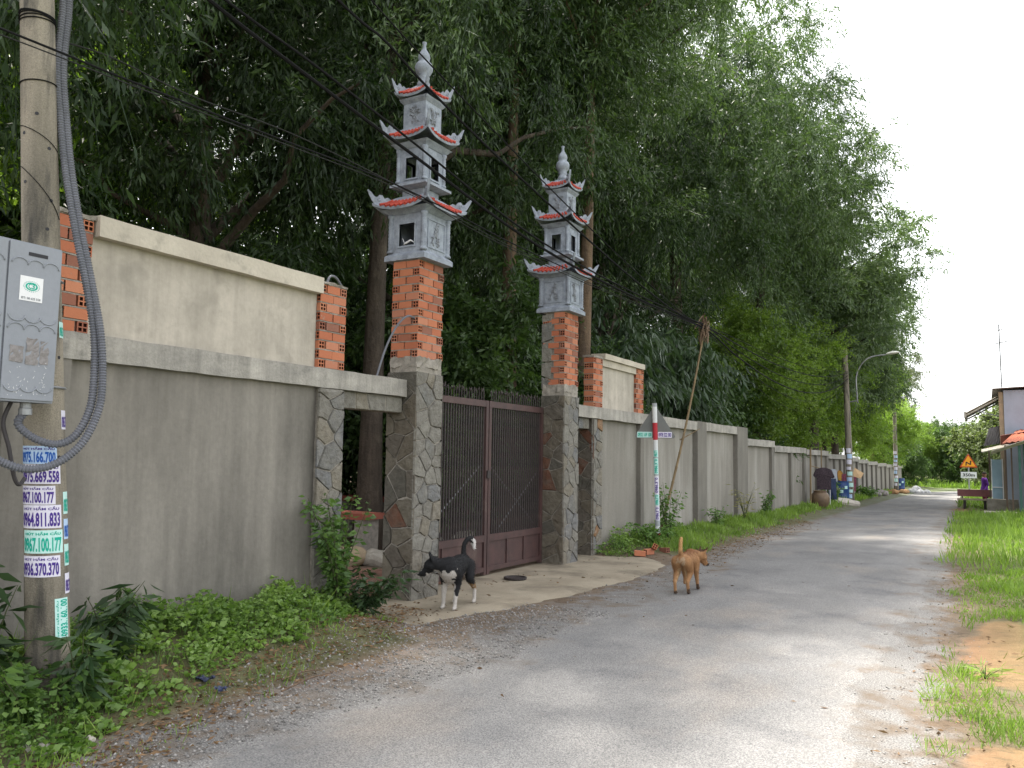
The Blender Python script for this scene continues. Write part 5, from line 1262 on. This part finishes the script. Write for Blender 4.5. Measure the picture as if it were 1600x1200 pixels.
def tan_coat(p):
    x, y, z = ruffle(p); base = (.40,.215,.10); dark = (.27,.125,.055); pale = (.50,.33,.18)
    if x > .40 and z < .42 and x > .47: return (.03,.022,.02)
    if z > .455 and x > .33: return (.10,.05,.025)
    if z < .05: return (.08,.05,.035)
    if x < -.275 and .33 < z < .43 and abs(y) < .055: return (.47,.33,.21)
    if x < -.24 and .28 < z < .45 and abs(y) < .08: return (.38,.21,.10)
    if x < -.2 and z > .52: return (.55,.33,.14)
    if z > .45 and -.18 < x < .26: return dark
    if z < .33 and abs(y) < .05: return pale
    if z < .26: return (.42,.23,.11)
    return base
dog((-3.17, 9.78, .006), (-.06,1.0), 'tan dog with raised tail walking away along the road', tan_coat,
    ((.41,-.08,.40), radians(-36), radians(-38)),
    [((-.245,0,.445),.030),((-.285,0,.52),.025),((-.275,.0,.60),.023),((-.245,0,.675),.019)],
    [(1,-.03,.0,.06),(-1,.03,-.02,0),(1,-.03,-.005,0),(-1,.05,.0,0)], .97, .97)

# ------------------------------------------------------------------ debris on the verge
def loose_brick(x, y, z, rot, label): 
    o = link('broken_brick', BRICK, None, (x, y, gz(x, y)+z), rot); return tag(o, label, 'brick', 'bricks dumped by the verge')
loose_brick(-4.86, 12.62, .05, (0,.05,.4), 'orange hollow brick with its holed end towards the road, in the weeds by the gate')
loose_brick(-4.80, 12.86, .045, (.1,0,1.2), 'orange brick lying flat behind the holed one by the gate')
loose_brick(-4.72, 12.92, .125, (.5,.2,2.0), 'orange brick tipped on top of the small brick heap')
loose_brick(-4.66, 13.22, .04, (0,.1,2.6), 'half buried orange brick nearest the tan dog')
def rock(x, y, z, r, sc, label, mat, seed=1):
    rr = random.Random(seed); m_ = MB().sphere((x,y,z), r, 12, 8, sc)
    ph = [rr.uniform(0,6) for _ in range(6)]
    m_.v = [(v[0] + r*.12*sin(9*(v[1]-y)/r*.3+ph[0]+v[2]*7/r*.2), v[1] + r*.12*sin(3.1*(v[0]-x)/r+ph[1]), v[2] + r*.10*sin(4*(v[0]-x)/r+3*(v[1]-y)/r+ph[2])) for v in m_.v]
    return tag(m_.build('stone', mat, None), label, 'stone')
PALE = pmat('pale_rock', (.42,.39,.34), (.31,.28,.24), 6, fine=.15, bump=.01, bs=20)
p = on_z(60, 1172, .02); rock(p.x, p.y, .02, .085, (1.5,.8,.35), 'pale flat stone at the foot of the ground cover', PALE, 2)
p = on_z(140, 1155, .02); rock(p.x, p.y, .02, .035, (1.2,.8,.6), 'small white stone near the utility pole', PALE, 3)
p = on_z(805, 905, .02); tag(MB().lathe((p.x, p.y, .02), [(.05,0),(.14,.0),(.15,.012),(.15,.03),(.13,.032),(.125,.018),(.04,.018)], 18).build('rusty_lid', M['dark_iron']), 'round rusty metal lid lying in front of the gate', 'lid')
def scrap(px, py, w_, label, c, seed):
    q = on_z(px, py, .0); z = gz(q.x, q.y); r = random.Random(seed); m_ = MB(); n = 6
    m_.v = [(q.x + w_*(i/n-.5), q.y + w_*.6*(j/n-.5), z + .02 + r.uniform(0,.025)) for i in range(n+1) for j in range(n+1)]
    m_.f = [(i*(n+1)+j, (i+1)*(n+1)+j, (i+1)*(n+1)+j+1, i*(n+1)+j+1) for i in range(n) for j in range(n)]
    k = len(m_.v); m_.v += [(v[0], v[1], v[2]-.004) for v in m_.v]; m_.f += [tuple(i+k for i in f)[::-1] for f in m_.f[:n*n]]
    return tag(m_.build('plastic_scrap', flat('scrap_plastic', c, .35), None), label, 'litter')
scrap(318, 1084, .13, 'crumpled blue plastic scrap in the dead leaves', (.03,.035,.07), 1)
scrap(345, 1090, .08, 'small dark blue wrapper beside the blue plastic scrap', (.04,.05,.11), 2)
for (pa, pb, lab) in (((440,1080),(520,1050),'thin dry stick lying on the gravel shoulder'), ((440,1062),(505,1046),'short bark stick beside the grass tuft')):
    a, b = on_z(*pa, .03), on_z(*pb, .03); tag(MB().tube([a, a.lerp(b,.5)+Vector((0,.02,.02)), b], [.007,.006,.003], 5).build('dry_stick', M['bark_pale']), lab, 'stick')
# grey pipes poking out of the brickwork
tag(MB().tube(smooth_path([Vector((-5.50,7.33,3.12)), Vector((-5.53,7.22,3.13)), Vector((-5.60,7.12,3.0)), Vector((-5.66,7.02,2.75)), Vector((-5.70,6.93,2.43))], 5), .012, 8).build('grey_pipe', M['conduit']), 'thin grey plastic pipe bent from the gate pillar down to the wall', 'pipe')
tag(MB().tube(smooth_path([Vector((-5.66,6.05,3.22)), Vector((-5.66,6.10,3.36)), Vector((-5.68,6.22,3.38)), Vector((-5.72,6.38,3.28)), Vector((-5.74,6.42,3.2))], 5), .012, 8).build('grey_pipe', M['conduit']), 'short grey pipe arching over the brick pier beside the doorway', 'pipe')

# ------------------------------------------------------------------ courtyard behind the doorway and gate
yard = pmat('courtyard_earth', (.15,.105,.075), (.20,.15,.11), 3, fine=.2, bump=.006, world=True)
o = MB().box(-9.6, -5.86, 5.6, 14.0, -.02, .012).build('courtyard', yard); tag(o, kind='structure')
pv = pmat('red_brown_paver', (.25,.13,.095), (.19,.105,.08), 8, c3=(.30,.24,.20), s3=5, r3=(.55,.75), fine=.15, rand=.25, bump=.003)
pm = MB().box(-.142,.142,-.142,.142,-.02,.02).mesh('paver', pv); c0 = worldloc(o)
for i in range(11):
    for j in range(9):
        x, y = -5.72 - .30*i - .3, 6.35 + .30*j
        if x > -6.02 and 7.0 < y: continue
        link('paver', pm, o, (x-c0.x, y-c0.y, .022-c0.z+rnd.uniform(-.004,.004)), (rnd.uniform(-.01,.01), rnd.uniform(-.01,.01), 0))
rock(-7.9, 9.15, .12, .26, (1.1,.8,.65), 'tan boulder behind the side doorway, by the trunk', pmat('tan_boulder', (.42,.33,.22), (.30,.23,.16), 5, fine=.15, bump=.015, bs=15), 5)
rock(-7.55, 9.35, .10, .24, (1.3,.8,.6), 'pale boulder behind the side doorway, against the pillar', PALE, 7)
for (x, y, z, lab) in ((-8.4,9.6,.72,'red topped garden bench seen through the side doorway'),(-10.2,12.2,.8,'second red slab bench further back through the side doorway')):
    t = thing('garden_bench', (x, y, .0), lab, 'bench')
    MB().rough(x-.55, x+.55, y-.22, y+.22, z-.09, z, .3, .004, 3).build('seat', pmat('red_slab', (.33,.10,.07), (.26,.085,.06), 6, fine=.12), t)
    for s_ in (-.4,.4): MB().box(x+s_-.08, x+s_+.08, y-.18, y+.18, 0, z-.09).build('leg', M['mortar'], t)
t = thing('garden_trellis', (-8.6, 13.0, 0), 'rusty red steel trellis with scrollwork standing behind the gate', 'trellis')
for y in (11.4,12.2,13.3,14.1): MB().box(-8.63,-8.57,y-.03,y+.03,-.05,2.0).build('upright', M['red_iron'], t)
for z in (1.05,1.95): MB().box(-8.62,-8.58,11.43,14.07,z,z+.04).build('rail', M['steel'], t)
for (y, z) in ((11.8,1.5),(13.7,1.5)):
    for k in range(2): MB().tube([(-8.6, y + (.12+.1*k)*cos(a*pi/8), z + (.12+.1*k)*sin(a*pi/8)) for a in range(17)], .012, 6).build('scroll', M['steel'], t)
for i, (x, y, r) in enumerate(((-8.0,10.9,.2),(-8.1,11.5,.17),(-7.9,12.1,.2),(-8.2,12.6,.18))): rock(x, y, .12, r, (1,1,.7), ('pale stone in the row behind the gate, nearest the near pillar','second pale stone in the row behind the gate','third pale stone in the row behind the gate','last pale stone in the row behind the gate')[i], PALE, 20+i)

# ------------------------------------------------------------------ clothes rack and clutter by the far wall
def z_at(x, y): return gz(x, y)
RY = 31.0
t = thing('clothes_rack', (-5.2, RY, z_at(-5.2,RY)), 'makeshift bamboo clothes rack leaning by the stepped wall', 'rack')
for (x, y, z1, r) in ((-5.33,30.2,2.05,.030),(-5.2,31.6,2.1,.022)): MB().tube([(x,y,-.25),(x+.02,y,z1)], r, 8).build('upright', M['bamboo'], t)
MB().tube([(-5.31,30.2,1.42),(-5.15,31.7,1.30)], .018, 6).build('crossbar', M['bamboo'], t)
for (x, y) in ((-5.0,31.4),(-4.95,31.9),(-5.15,32.9)): MB().tube([(x,y,-.25),(x,y,.95)], .014, 6).build('leg', M['white'], t)
def cloth(name, poly, O, th, mat, label, cat='clothing', n_amp=.02):
    u = Vector((.93,.37,0)).normalized(); nn = Vector((u.y,-u.x,0)); m_ = MB(); O = Vector(O)
    k = len(poly); lo = [O + u*a + Vector((0,0,b)) + nn*(n_amp*sin(a*14+b*5)) for a, b in poly]; hi = [p_ + nn*th for p_ in lo]
    c0, c1 = sum(lo, Vector())/k, sum(hi, Vector())/k + nn*.03
    m_.add(lo + hi + [c0, c1], [((i+1) % k, i, 2*k) for i in range(k)] + [(k+i, k+(i+1) % k, 2*k+1) for i in range(k)] + [(i, (i+1) % k, k+(i+1) % k, k+i) for i in range(k)])
    return tag(m_.build(name, mat, None, smooth=False), label, cat)
shirt_m = pmat('dark_speckled_cloth', (.010,.009,.012), (.075,.05,.062), 34, fine=.1, bump=.004)
cloth('shirt', [(-.24,0),(.24,0),(.25,.52),(.31,.40),(.36,.46),(.26,.70),(.08,.78),(-.08,.78),(-.26,.72),(-.36,.50),(-.29,.42),(-.24,.52)], (-5.02,31.0,.58), .06, shirt_m, 'dark speckled short sleeved shirt hanging on the clothes rack', 'shirt')
cloth('jeans', [(-.13,0),(-.02,0),(.0,.4),(.03,0),(.14,0),(.13,.75),(-.12,.75)], (-4.92,32.2,.2), .05, pmat('dark_denim', (.02,.03,.07), (.035,.05,.10), 12, fine=.15), 'dark blue jeans hanging behind the speckled shirt', 'jeans')
cloth('singlet', [(-.14,0),(.14,0),(.13,.4),(.06,.46),(-.06,.46),(-.13,.4)], (-4.9,32.35,.84), .03, pmat('grey_cotton', (.3,.32,.36), fine=.1), 'pale grey top hanging above the jeans', 'top')
jx, jy = -5.08, 30.6; jz = z_at(jx, jy)
t = thing('water_jar', (jx, jy, jz), 'big brown glazed water jar standing under the shirt', 'jar')
jm = pmat('brown_glazed_clay', (.17,.115,.07), (.11,.075,.05), 4, fine=.12, rough=.45, bump=.002)
MB().lathe((jx,jy,jz-.03), [(.19,0),(.24,.06),(.30,.2),(.32,.34),(.30,.46),(.24,.55),(.20,.58)], 24).build('belly', jm, t, smooth=True)
MB().lathe((jx,jy,jz+.545), [(.205,0),(.235,.02),(.235,.045),(.20,.05),(.18,.03)], 24).build('rim', jm, t, smooth=True)
kerb_m = pmat('whitewashed_kerb', (.55,.51,.45), (.40,.36,.31), 6, fine=.12, bump=.006)
a, b = Vector((-5.25,34.3,-.15)), Vector((-4.5,35.75,-.22))
m_ = MB(); P_ = [a.lerp(b, i/8) + Vector((0,0,.20 - .10*(i/8) + .02*sin(i*1.7))) for i in range(9)]
m_.tube(P_, [.16,.19,.17,.19,.17,.16,.16,.15,.12], 8); tag(m_.build('concrete_trough', kerb_m), 'pale lumpy concrete edging in front of the blue barrel', 'edging')
blue = pmat('blue_plastic_drum', (.025,.065,.20), (.02,.05,.15), 5, fine=.08, rough=.4, bump=0)
def barrel(x, y, s_, label):
    z = z_at(x, y); t = thing('plastic_barrel', (x, y, z), label, 'barrel', 'blue barrels by the wall')
    MB().lathe((x,y,z), [(.24*s_,0),(.27*s_,.04),(.28*s_,.22*s_),(.295*s_,.25*s_),(.28*s_,.28*s_),(.285*s_,.55*s_),(.30*s_,.58*s_),(.285*s_,.61*s_),(.28*s_,.82*s_),(.26*s_,.86*s_)], 22).build('drum', blue, t, smooth=True)
    MB().lathe((x,y,z+.86*s_), [(.27*s_,0),(.275*s_,.02),(.26*s_,.03)], 22).build('rim', blue, t, smooth=True)
    v_ = Vector((-x,-y,0)).normalized()
    for (da, zz) in ((-.25,.42),(.35,.58)):
        q = MB()
        for i in range(5):
            d = Matrix.Rotation(da + .1*i, 4, 'Z') @ v_; q.v += [(x+d.x*.301*s_, y+d.y*.301*s_, z+zz*s_), (x+d.x*.301*s_, y+d.y*.301*s_, z+(zz+.12)*s_)]
        q.f = [(2*i,2*i+2,2*i+3,2*i+1) for i in range(4)]; q.build('label', PAPER['green'], t)
barrel(-5.12, 36.0, 1.0, 'blue plastic barrel with pale labels beside the lamp pole')
barrel(-5.1, 62.0, 1.05, 'farther blue barrel by the white sacks at the end of the wall')
for i in range(5):
    c = pmat('stacked_pot_clay', (.26,.17,.14), (.36,.31,.28), 8, fine=.15) if i == 0 else c
    tag(MB().lathe((-5.3+.02*i, 35.1, -.12+.13*i), [(.10,0),(.14,.05),(.15,.11),(.13,.125)], 12).build('clay_pot', c), ('bottom','second','middle','fourth','top')[i] + ' clay pot of the stack left of the blue barrel', 'pot', 'stack of pots')
# round basket, red cloth and paper on the wall behind the barrel
m_ = MB(); bc = on_x(1314, 745, -5.5); nn = Vector((.8,-.6,0)); uu = Vector((.6,.8,0)); tilt = (uu*-.35 + Vector((0,0,1))).normalized(); wd_ = nn.cross(tilt).normalized()
ring = [bc + wd_*(.17*cos(2*pi*i/20)) + tilt*(.30*sin(2*pi*i/20)) for i in range(20)]
m_.add([p_ for p_ in ring] + [bc + (p_-bc)*.8 - nn*.06 for p_ in ring] + [p_ - nn*.02 for p_ in ring], [tuple(range(20,40))] + [(i,(i+1)%20,20+(i+1)%20,20+i) for i in range(20)] + [(40+i,40+(i+1)%20,(i+1)%20,i) for i in range(20)] + [tuple(range(40,60))[::-1]])
tag(m_.build('woven_basket', pmat('straw', (.50,.27,.06), (.38,.20,.05), 30, fine=.2, bump=.004)), 'yellow oval woven basket hung against the wall above the blue barrel', 'basket')
cloth('brown_cloth', [(-.16,0),(-.02,-.18),(.05,.05),(.18,.12),(.2,.35),(-.15,.42)], bc + Vector((.02,-.3,-.55)), .05, pmat('dark_brown_cloth', (.045,.025,.02), (.07,.04,.03), 10, fine=.15), 'dark brown cloth hanging below the yellow basket', 'cloth')
cloth('red_cloth', [(-.28,0),(.3,0),(.32,.6),(.1,.75),(-.25,.7)], (-5.05,37.2,.35), .06, pmat('red_print_cloth', (.20,.02,.05), (.26,.12,.16), 22, fine=.15), 'red patterned cloth hanging behind the lamp pole', 'cloth')
o = cloth('paper_sheet', [(-.2,0),(.12,-.1),(.26,.12),(-.1,.34)], (-4.55,36.15,1.0), .01, flat('peach_paper', (.62,.42,.24)), 'peach coloured sheet sticking out right of the lamp pole', 'sheet')

# ------------------------------------------------------------------ farther poles and lamp
def far_pole(x, y, h, r, label, lean, stick):
    z = z_at(x, y); t = thing('utility_pole', (x, y, z), label, 'utility pole', 'concrete poles along the wall')
    top_ = Vector((x + lean, y, h)); m_ = MB(); b_ = Vector((x, y, z-.2)); m_.tube([b_.lerp(top_, i/10) for i in range(11)], [r*(1-.035*i) for i in range(11)], 14); m_.build('shaft', M['pole'], t, smooth=True)
    v_ = Vector((-x,-y,0)).normalized()
    for k, (z0, z1, ink) in enumerate(stick):
        q = MB()
        for i in range(7):
            d = Matrix.Rotation(-1.1+.5*((k*7) % 5)/4+1.5*i/6, 4, 'Z') @ v_
            for zz in (z0, z1):
                f = (zz - b_.z)/(h - b_.z); c_ = b_.lerp(top_, f); q.v.append(tuple(c_ + d*(r*(1-.35*f)+.004)))
        q.f = [(2*i,2*i+2,2*i+3,2*i+1) for i in range(6)]; q.build('sticker', PAPER[ink], t)
    return t
inks = ('purple','green','blue'); rs = random.Random(12)
far_pole(-4.8, 36.1, 6.2, .15, 'concrete lamp pole plastered with stickers beside the blue barrel', -.12, [(.1+.23*i, .1+.23*i+rs.uniform(.08,.21), inks[rs.randrange(3)]) for i in range(10) if rs.random() < .85])
far_pole(-4.95, 57.5, 6.4, .15, 'farther stickered concrete pole under the bright green trees', .0, [(.1+.25*i, .1+.25*i+rs.uniform(.08,.22), inks[rs.randrange(3)]) for i in range(9) if rs.random() < .85])
t = thing('street_lamp', (-4.75, 36.1, 4.3), 'grey curved street lamp arm with white head above the road', 'street lamp')
lp = [near(1340,630,-4.55,36.1), near(1338,605,-4.55,36.1), near(1338,588,-4.5,36.1), near(1343,574,-4.4,36.1), near(1352,563,-4.1,36.1), near(1364,557,-3.8,36.15), near(1385,554,-3.4,36.2)]
MB().tube(smooth_path(lp, 5), .03, 8).build('arm', M['steel'], t, smooth=True)
MB().tube([lp[0] + Vector((0,0,.1)), Vector((-4.9,36.1,lp[0].z+.05))], .03, 6).build('bracket', M['steel'], t)
e = near(1405,551,-2.95,36.25); d = e - lp[-1]; q = MB()
for (f, w_, h_) in ((0,.05,.03),(.15,.10,.06),(.5,.14,.08),(.85,.11,.055),(1,.04,.02)):
    c_ = lp[-1] + d*f + Vector((0,0,.02)); q.v += [tuple(c_ + Vector((0,-w_,0))), tuple(c_ + Vector((0,-w_*.7,h_))), tuple(c_ + Vector((0,w_*.7,h_))), tuple(c_ + Vector((0,w_,0))), tuple(c_ + Vector((0,w_*.5,-h_*.5))), tuple(c_ + Vector((0,-w_*.5,-h_*.5)))]
q.f = [(i*6+k, i*6+(k+1)%6, (i+1)*6+(k+1)%6, (i+1)*6+k) for i in range(4) for k in range(6)] + [tuple(range(6))[::-1], tuple(range(24,30))]
q.build('lamp_head', flat('lamp_housing', (.62,.62,.58), .5), t)
# sacks and rubble at the end of the wall
sack = pmat('white_sack', (.60,.60,.60), (.42,.42,.44), 9, fine=.12, bump=.05, bs=9)
for i, (x, y, z, r) in enumerate(((-4.5,64,.12,.27),(-4.05,64.4,.08,.25),(-4.3,64.8,.30,.25),(-3.65,65.0,.06,.24))):
    rock(x, y, z_at(x,y)+z, r, (1.2,.9,.75), ('leftmost white sack at the end of the wall','middle white sack in front at the end of the wall','white sack on top of the heap at the end of the wall','rightmost white sack at the end of the wall')[i], sack, 40+i)
for i, (x, y, c) in enumerate(((-5.0,56.0,(.42,.24,.12)),(-4.7,59.5,(.50,.30,.16)),(-5.2,48.5,(.36,.33,.32)),(-5.1,50.5,(.38,.34,.33)),(-5.25,52,(.34,.31,.30)))):
    rock(x, y, z_at(x,y)+.12, .24, (1.4,.9,.7), ('orange bag lying right of the far stickered pole','tan bag lying in front of the farther blue barrel','grey rubble lump left of the far pole, nearest','grey rubble lump left of the far pole, middle one','grey rubble lump right at the far pole')[i], pmat('lump', c, tuple(k*.7 for k in c), 7, fine=.15, bump=.01), 60+i)

# ------------------------------------------------------------------ shop, house, bench, warning sign, person
def slab(m_, A, B, C_, th):
    A, B, C_ = Vector(A), Vector(B), Vector(C_); D_ = A + (C_-B); n_ = (B-A).cross(C_-B).normalized()*th
    return m_.add([A,B,C_,D_,A+n_,B+n_,C_+n_,D_+n_], [(3,2,1,0),(4,5,6,7),(0,1,5,4),(1,2,6,5),(2,3,7,6),(3,0,4,7)])
def corrug(m_, A, B, C_, n=14, amp=.02):
    """corrugated sheet; ribs run from A to B, repeated towards C"""
    A, B, C_ = Vector(A), Vector(B), Vector(C_); s_ = C_-B; up = (B-A).cross(s_).normalized(); b0 = len(m_.v); k = n*4
    for i in range(k+1):
        o_ = s_*(i/k) + up*(amp*sin(i*pi/2))
        m_.v += [tuple(A+o_), tuple(B+o_), tuple(A+o_-up*.006), tuple(B+o_-up*.006)]
    for i in range(k):
        j = b0+4*i; m_.f += [(j,j+1,j+5,j+4), (j+3,j+2,j+6,j+7)]
    m_.f += [(b0,b0+2,b0+3,b0+1), (b0+4*k+1,b0+4*k+3,b0+4*k+2,b0+4*k)]
    return m_
wallm = pmat('lavender_grey_wall_paint', (.36,.40,.49), (.32,.355,.43), 2, c3=(.27,.295,.36), s3=1.5, st3=(1,1,.2), r3=(.55,.8), fine=.06, bump=.002)
tin = pmat('dull_roof_sheet', (.22,.21,.21), (.15,.14,.14), 3, fine=.15, rough=.55, bump=.002)
tin_w = pmat('pale_roof_sheet', (.52,.49,.42), (.38,.35,.29), 3, fine=.15, rough=.55, bump=.002)
tin_r = pmat('rust_red_sheet', (.17,.05,.035), (.11,.035,.03), 3, fine=.15, rough=.6, bump=.002)
tin_o = pmat('orange_sheet', (.34,.105,.055), (.27,.08,.045), 3, fine=.12, rough=.6, bump=.002)
wood = pmat('grey_timber', (.15,.11,.085), (.09,.07,.055), 5, (3,3,.5), fine=.2, bump=.004)
t = thing('house', (3.0, 38, -.25), 'lavender grey two storey house with a sloping canopy at the right edge', 'house')
MB().box(.66, 6.5, 36.0, 41.0, -.5, 4.36).build('wall', wallm, t)
MB().box(.50, .655, 36.05, 36.45, -.4, 4.3).build('corner_post', pmat('tan_post', (.40,.30,.20), (.30,.23,.16), 4, fine=.1), t)
rf = corrug(MB(), (.3,35.8,4.42), (6.8,35.8,4.75), (6.8,41.3,4.75), 24).build('roof', tin, t)
cn = corrug(MB(), (.72,36.2,4.30), (-.62,36.2,3.52), (-.62,39.5,3.52), 14).build('canopy', tin_w, t)
for y in (36.25,37.8,39.4): MB().tube([(.70,y,4.20),(-.60,y,3.44)], .035, 6).build('rafter', tin_w, cn)
for y in (36.3,39.3): MB().tube([(.64,y,3.35),(-.25,y,3.62)], .02, 6).build('strut', M['steel'], cn)
MB().box(-.67,-.60,36.15,39.55,3.36,3.58).build('gutter', tin_w, cn)
mast = thing('tv_antenna', (.63,36.6,4.4), 'thin television antenna mast with two crossbars on the house roof', 'antenna')
MB().tube([(.63,36.6,4.3),(.60,36.6,6.98)], .028, 6).build('mast', M['steel'], mast)
for (z, w_) in ((6.75,.36),(6.25,.32)): MB().tube([(.61-w_,36.7,z-.05),(.61+w_,36.5,z+.05)], .022, 6).build('crossbar', M['steel'], mast)
t = thing('shop_shelter', (1.6, 34.5, -.25), 'ramshackle shop lean to with red and orange tin roof below the house', 'shop')
corrug(MB(), (.52,33.0,2.30), (1.05,35.9,2.85), (4.5,35.9,3.3), 20).build('tin_roof', tin_o, t)
slab(MB(), (.50,35.0,2.62), (4.5,34.2,3.35), (4.5,34.4,3.0), .03).build('fascia', tin_r, t)
slab(MB(), (.18,33.4,2.02), (1.3,32.4,2.44), (1.3,32.55,2.34), .02).build('white_edge', tin_w, t)
corrug(MB(), (.15,36.2,2.95), (-.05,36.2,2.25), (.7,36.2,2.4), 8).build('side_sheet', tin, t)
slab(MB(), (-.12,35.5,2.12), (.75,35.5,2.35), (.75,34.8,2.25), .03).build('lower_awning', tin_w, t)
gp = pmat('green_painted_post', (.06,.13,.11), (.045,.10,.085), 5, fine=.12)
MB().box(.98,1.06,33.2,33.28,-.4,2.35).build('post', gp, t); MB().box(.10,.15,35.9,35.96,-.4,2.2).build('post', wood, t)
MB().box(.60,.66,34.6,34.66,-.4,2.25).build('post', wood, t); MB().box(.78,.83,34.2,34.25,-.4,2.25).build('post', wood, t)
MB().box(1.15,4.2,33.9,33.96,-.4,2.3).build('dark_panel', gp, t)
dp = MB().box(.20,.52,35.85,35.9,-.2,1.75).build('blue_door', pmat('pale_blue_panel', (.30,.42,.50), (.24,.35,.43), 3, fine=.1), t)
MB().box(.17,.20,35.80,35.845,-.2,1.78).build('jamb', M['white'], dp); MB().box(.53,.56,35.80,35.845,-.2,1.78).build('jamb', M['white'], dp); MB().box(.20,.53,35.80,35.845,.70,.73).build('rail', M['white'], dp)
o = MB().rough(.0, 1.0, 35.0, 35.5, -.4, .30, .2, .01, 4); tag(o.build('concrete_tank', pmat('mossy_concrete', (.13,.12,.10), (.20,.19,.16), 5, fine=.2, bump=.008)), 'dark mossy concrete tank between the bench and the shop', 'tank')
o = MB().rough(-.1, 1.0, 34.3, 34.8, -.4, -.12, .2, .01, 5); tag(o.build('concrete_ledge', kerb_m), 'pale concrete ledge on the ground in front of the shop tank', 'ledge')
bx_, by_ = -.42, 38.2; bz = z_at(bx_, by_)
t = thing('concrete_bench', (bx_, by_, bz), 'concrete bench with faded red backrest beside the road', 'bench')
bm_ = pmat('faded_red_bench', (.30,.13,.13), (.24,.11,.11), 4, fine=.1)
MB().box(bx_-.62, bx_+.62, by_+.16, by_+.22, bz+.50, bz+.78).build('backrest', bm_, t)
MB().box(bx_-.62, bx_+.62, by_-.20, by_+.155, bz+.36, bz+.42).build('seat', pmat('cream_bench_slab', (.45,.38,.30), (.38,.32,.25), 4, fine=.1), t)
for s_ in (-.36,.36): MB().box(bx_+s_-.05, bx_+s_+.05, by_-.16, by_+.15, bz-.05, bz+.36).build('leg', M['dark_iron'], t); 
for s_ in (-.45,.45): MB().box(bx_+s_-.03, bx_+s_+.03, by_+.165, by_+.21, bz+.36, bz+.50).build('back_support', M['dark_iron'], t)
sx_, sy_ = -.98, 62.; szz = z_at(sx_, sy_)
t = thing('warning_sign', (sx_, sy_, szz), 'yellow triangular double bend warning sign with 350m plate by the road bend', 'traffic sign')
MB().tube([(sx_,sy_,szz-.1),(sx_,sy_,2.2)], .045, 10).build('post', M['steel'], t)
tri = lambda w_, c_: [(-w_, c_-w_*.58), (w_, c_-w_*.58), (0, c_+w_*1.15)]
pz = 1.62
MB().prism(tri(.52, 0), (sx_,sy_-.05,pz), (1,0,0), (0,0,1), (0,-1,0), .012).build('red_border', flat('sign_red', (.42,.06,.02)), t)
MB().prism(tri(.41, 0), (sx_,sy_-.0635,pz), (1,0,0), (0,0,1), (0,-1,0), .004).build('yellow_face', flat('sign_yellow', (.72,.30,.02)), t)
q = MB(); zz = lambda pts, w_: [q.prism([(a[0]-w_*(b[1]-a[1])/hypot(b[0]-a[0],b[1]-a[1]), a[1]+w_*(b[0]-a[0])/hypot(b[0]-a[0],b[1]-a[1])), (b[0]-w_*(b[1]-a[1])/hypot(b[0]-a[0],b[1]-a[1]), b[1]+w_*(b[0]-a[0])/hypot(b[0]-a[0],b[1]-a[1])), (b[0]+w_*(b[1]-a[1])/hypot(b[0]-a[0],b[1]-a[1]), b[1]-w_*(b[0]-a[0])/hypot(b[0]-a[0],b[1]-a[1])), (a[0]+w_*(b[1]-a[1])/hypot(b[0]-a[0],b[1]-a[1]), a[1]-w_*(b[0]-a[0])/hypot(b[0]-a[0],b[1]-a[1]))], (sx_,sy_-.068-.0015*i,pz-.05), (1,0,0), (0,0,1), (0,-1,0), .003) for i, (a, b) in enumerate(zip(pts, pts[1:]))]
zz([(-.14,-.13),(-.13,.10),(.12,-.07),(.13,.13)], .032); q.prism([(.07,.11),(.19,.11),(.13,.21)], (sx_,sy_-.074,pz-.05), (1,0,0), (0,0,1), (0,-1,0), .003)
q.build('bend_symbol', INK['black'], t)
pt_ = MB().box(sx_-.46, sx_+.46, sy_-.062, sy_-.05, .62, 1.02).build('distance_plate', flat('plate_white', (.58,.60,.64)), t)
letter(MB(), '350m', lambda x, y: Vector((sx_-.46+.92*x, sy_-.065, .62+.4*y)), .12, .88, .24, .78, .03).build('distance_text', INK['black'], pt_)
def person_col(p):
    x, y, z = p
    if z > 1.40: return (.02,.015,.015)
    if z > 1.24: return (.34,.19,.12)
    if z > .62: return (.12,.03,.26)
    if z > .10: return (.24,.04,.08)
    return (.3,.2,.14)
caps = [((0,0,1.36),.095,(0,.01,1.42),.095), ((0,0,1.2),.05,(0,0,1.3),.05), ((0,0,1.15),.13,(0,0,.95),.13), ((0,0,.95),.13,(0,0,.72),.155), ((0,0,.72),.15,(0,0,.66),.16)]
for sg in (-1, 1):
    caps += [((0,sg*.14,1.15),.062,(-.03,sg*.21,.92),.048), ((-.03,sg*.21,.92),.042,(.06,sg*.19,.72),.03), ((.06,sg*.19,.72),.03,(.1,sg*.18,.66),.026), ((0,sg*.075,.70),.095,(.03,sg*.08,.42),.062), ((.03,sg*.08,.42),.058,(-.02,sg*.085,.08),.038), ((-.02,sg*.085,.045),.042,(.14,sg*.095,.035),.03)]
t = thing('person', (-.07, 43.5, z_at(-.07,43.5)), 'person in purple shirt and red trousers standing by the shop doorway', 'person'); t.rotation_euler = (0,0,radians(-150))
link('body', body_mesh('person', caps, [], person_col, CLOTH, .022, 4), t)
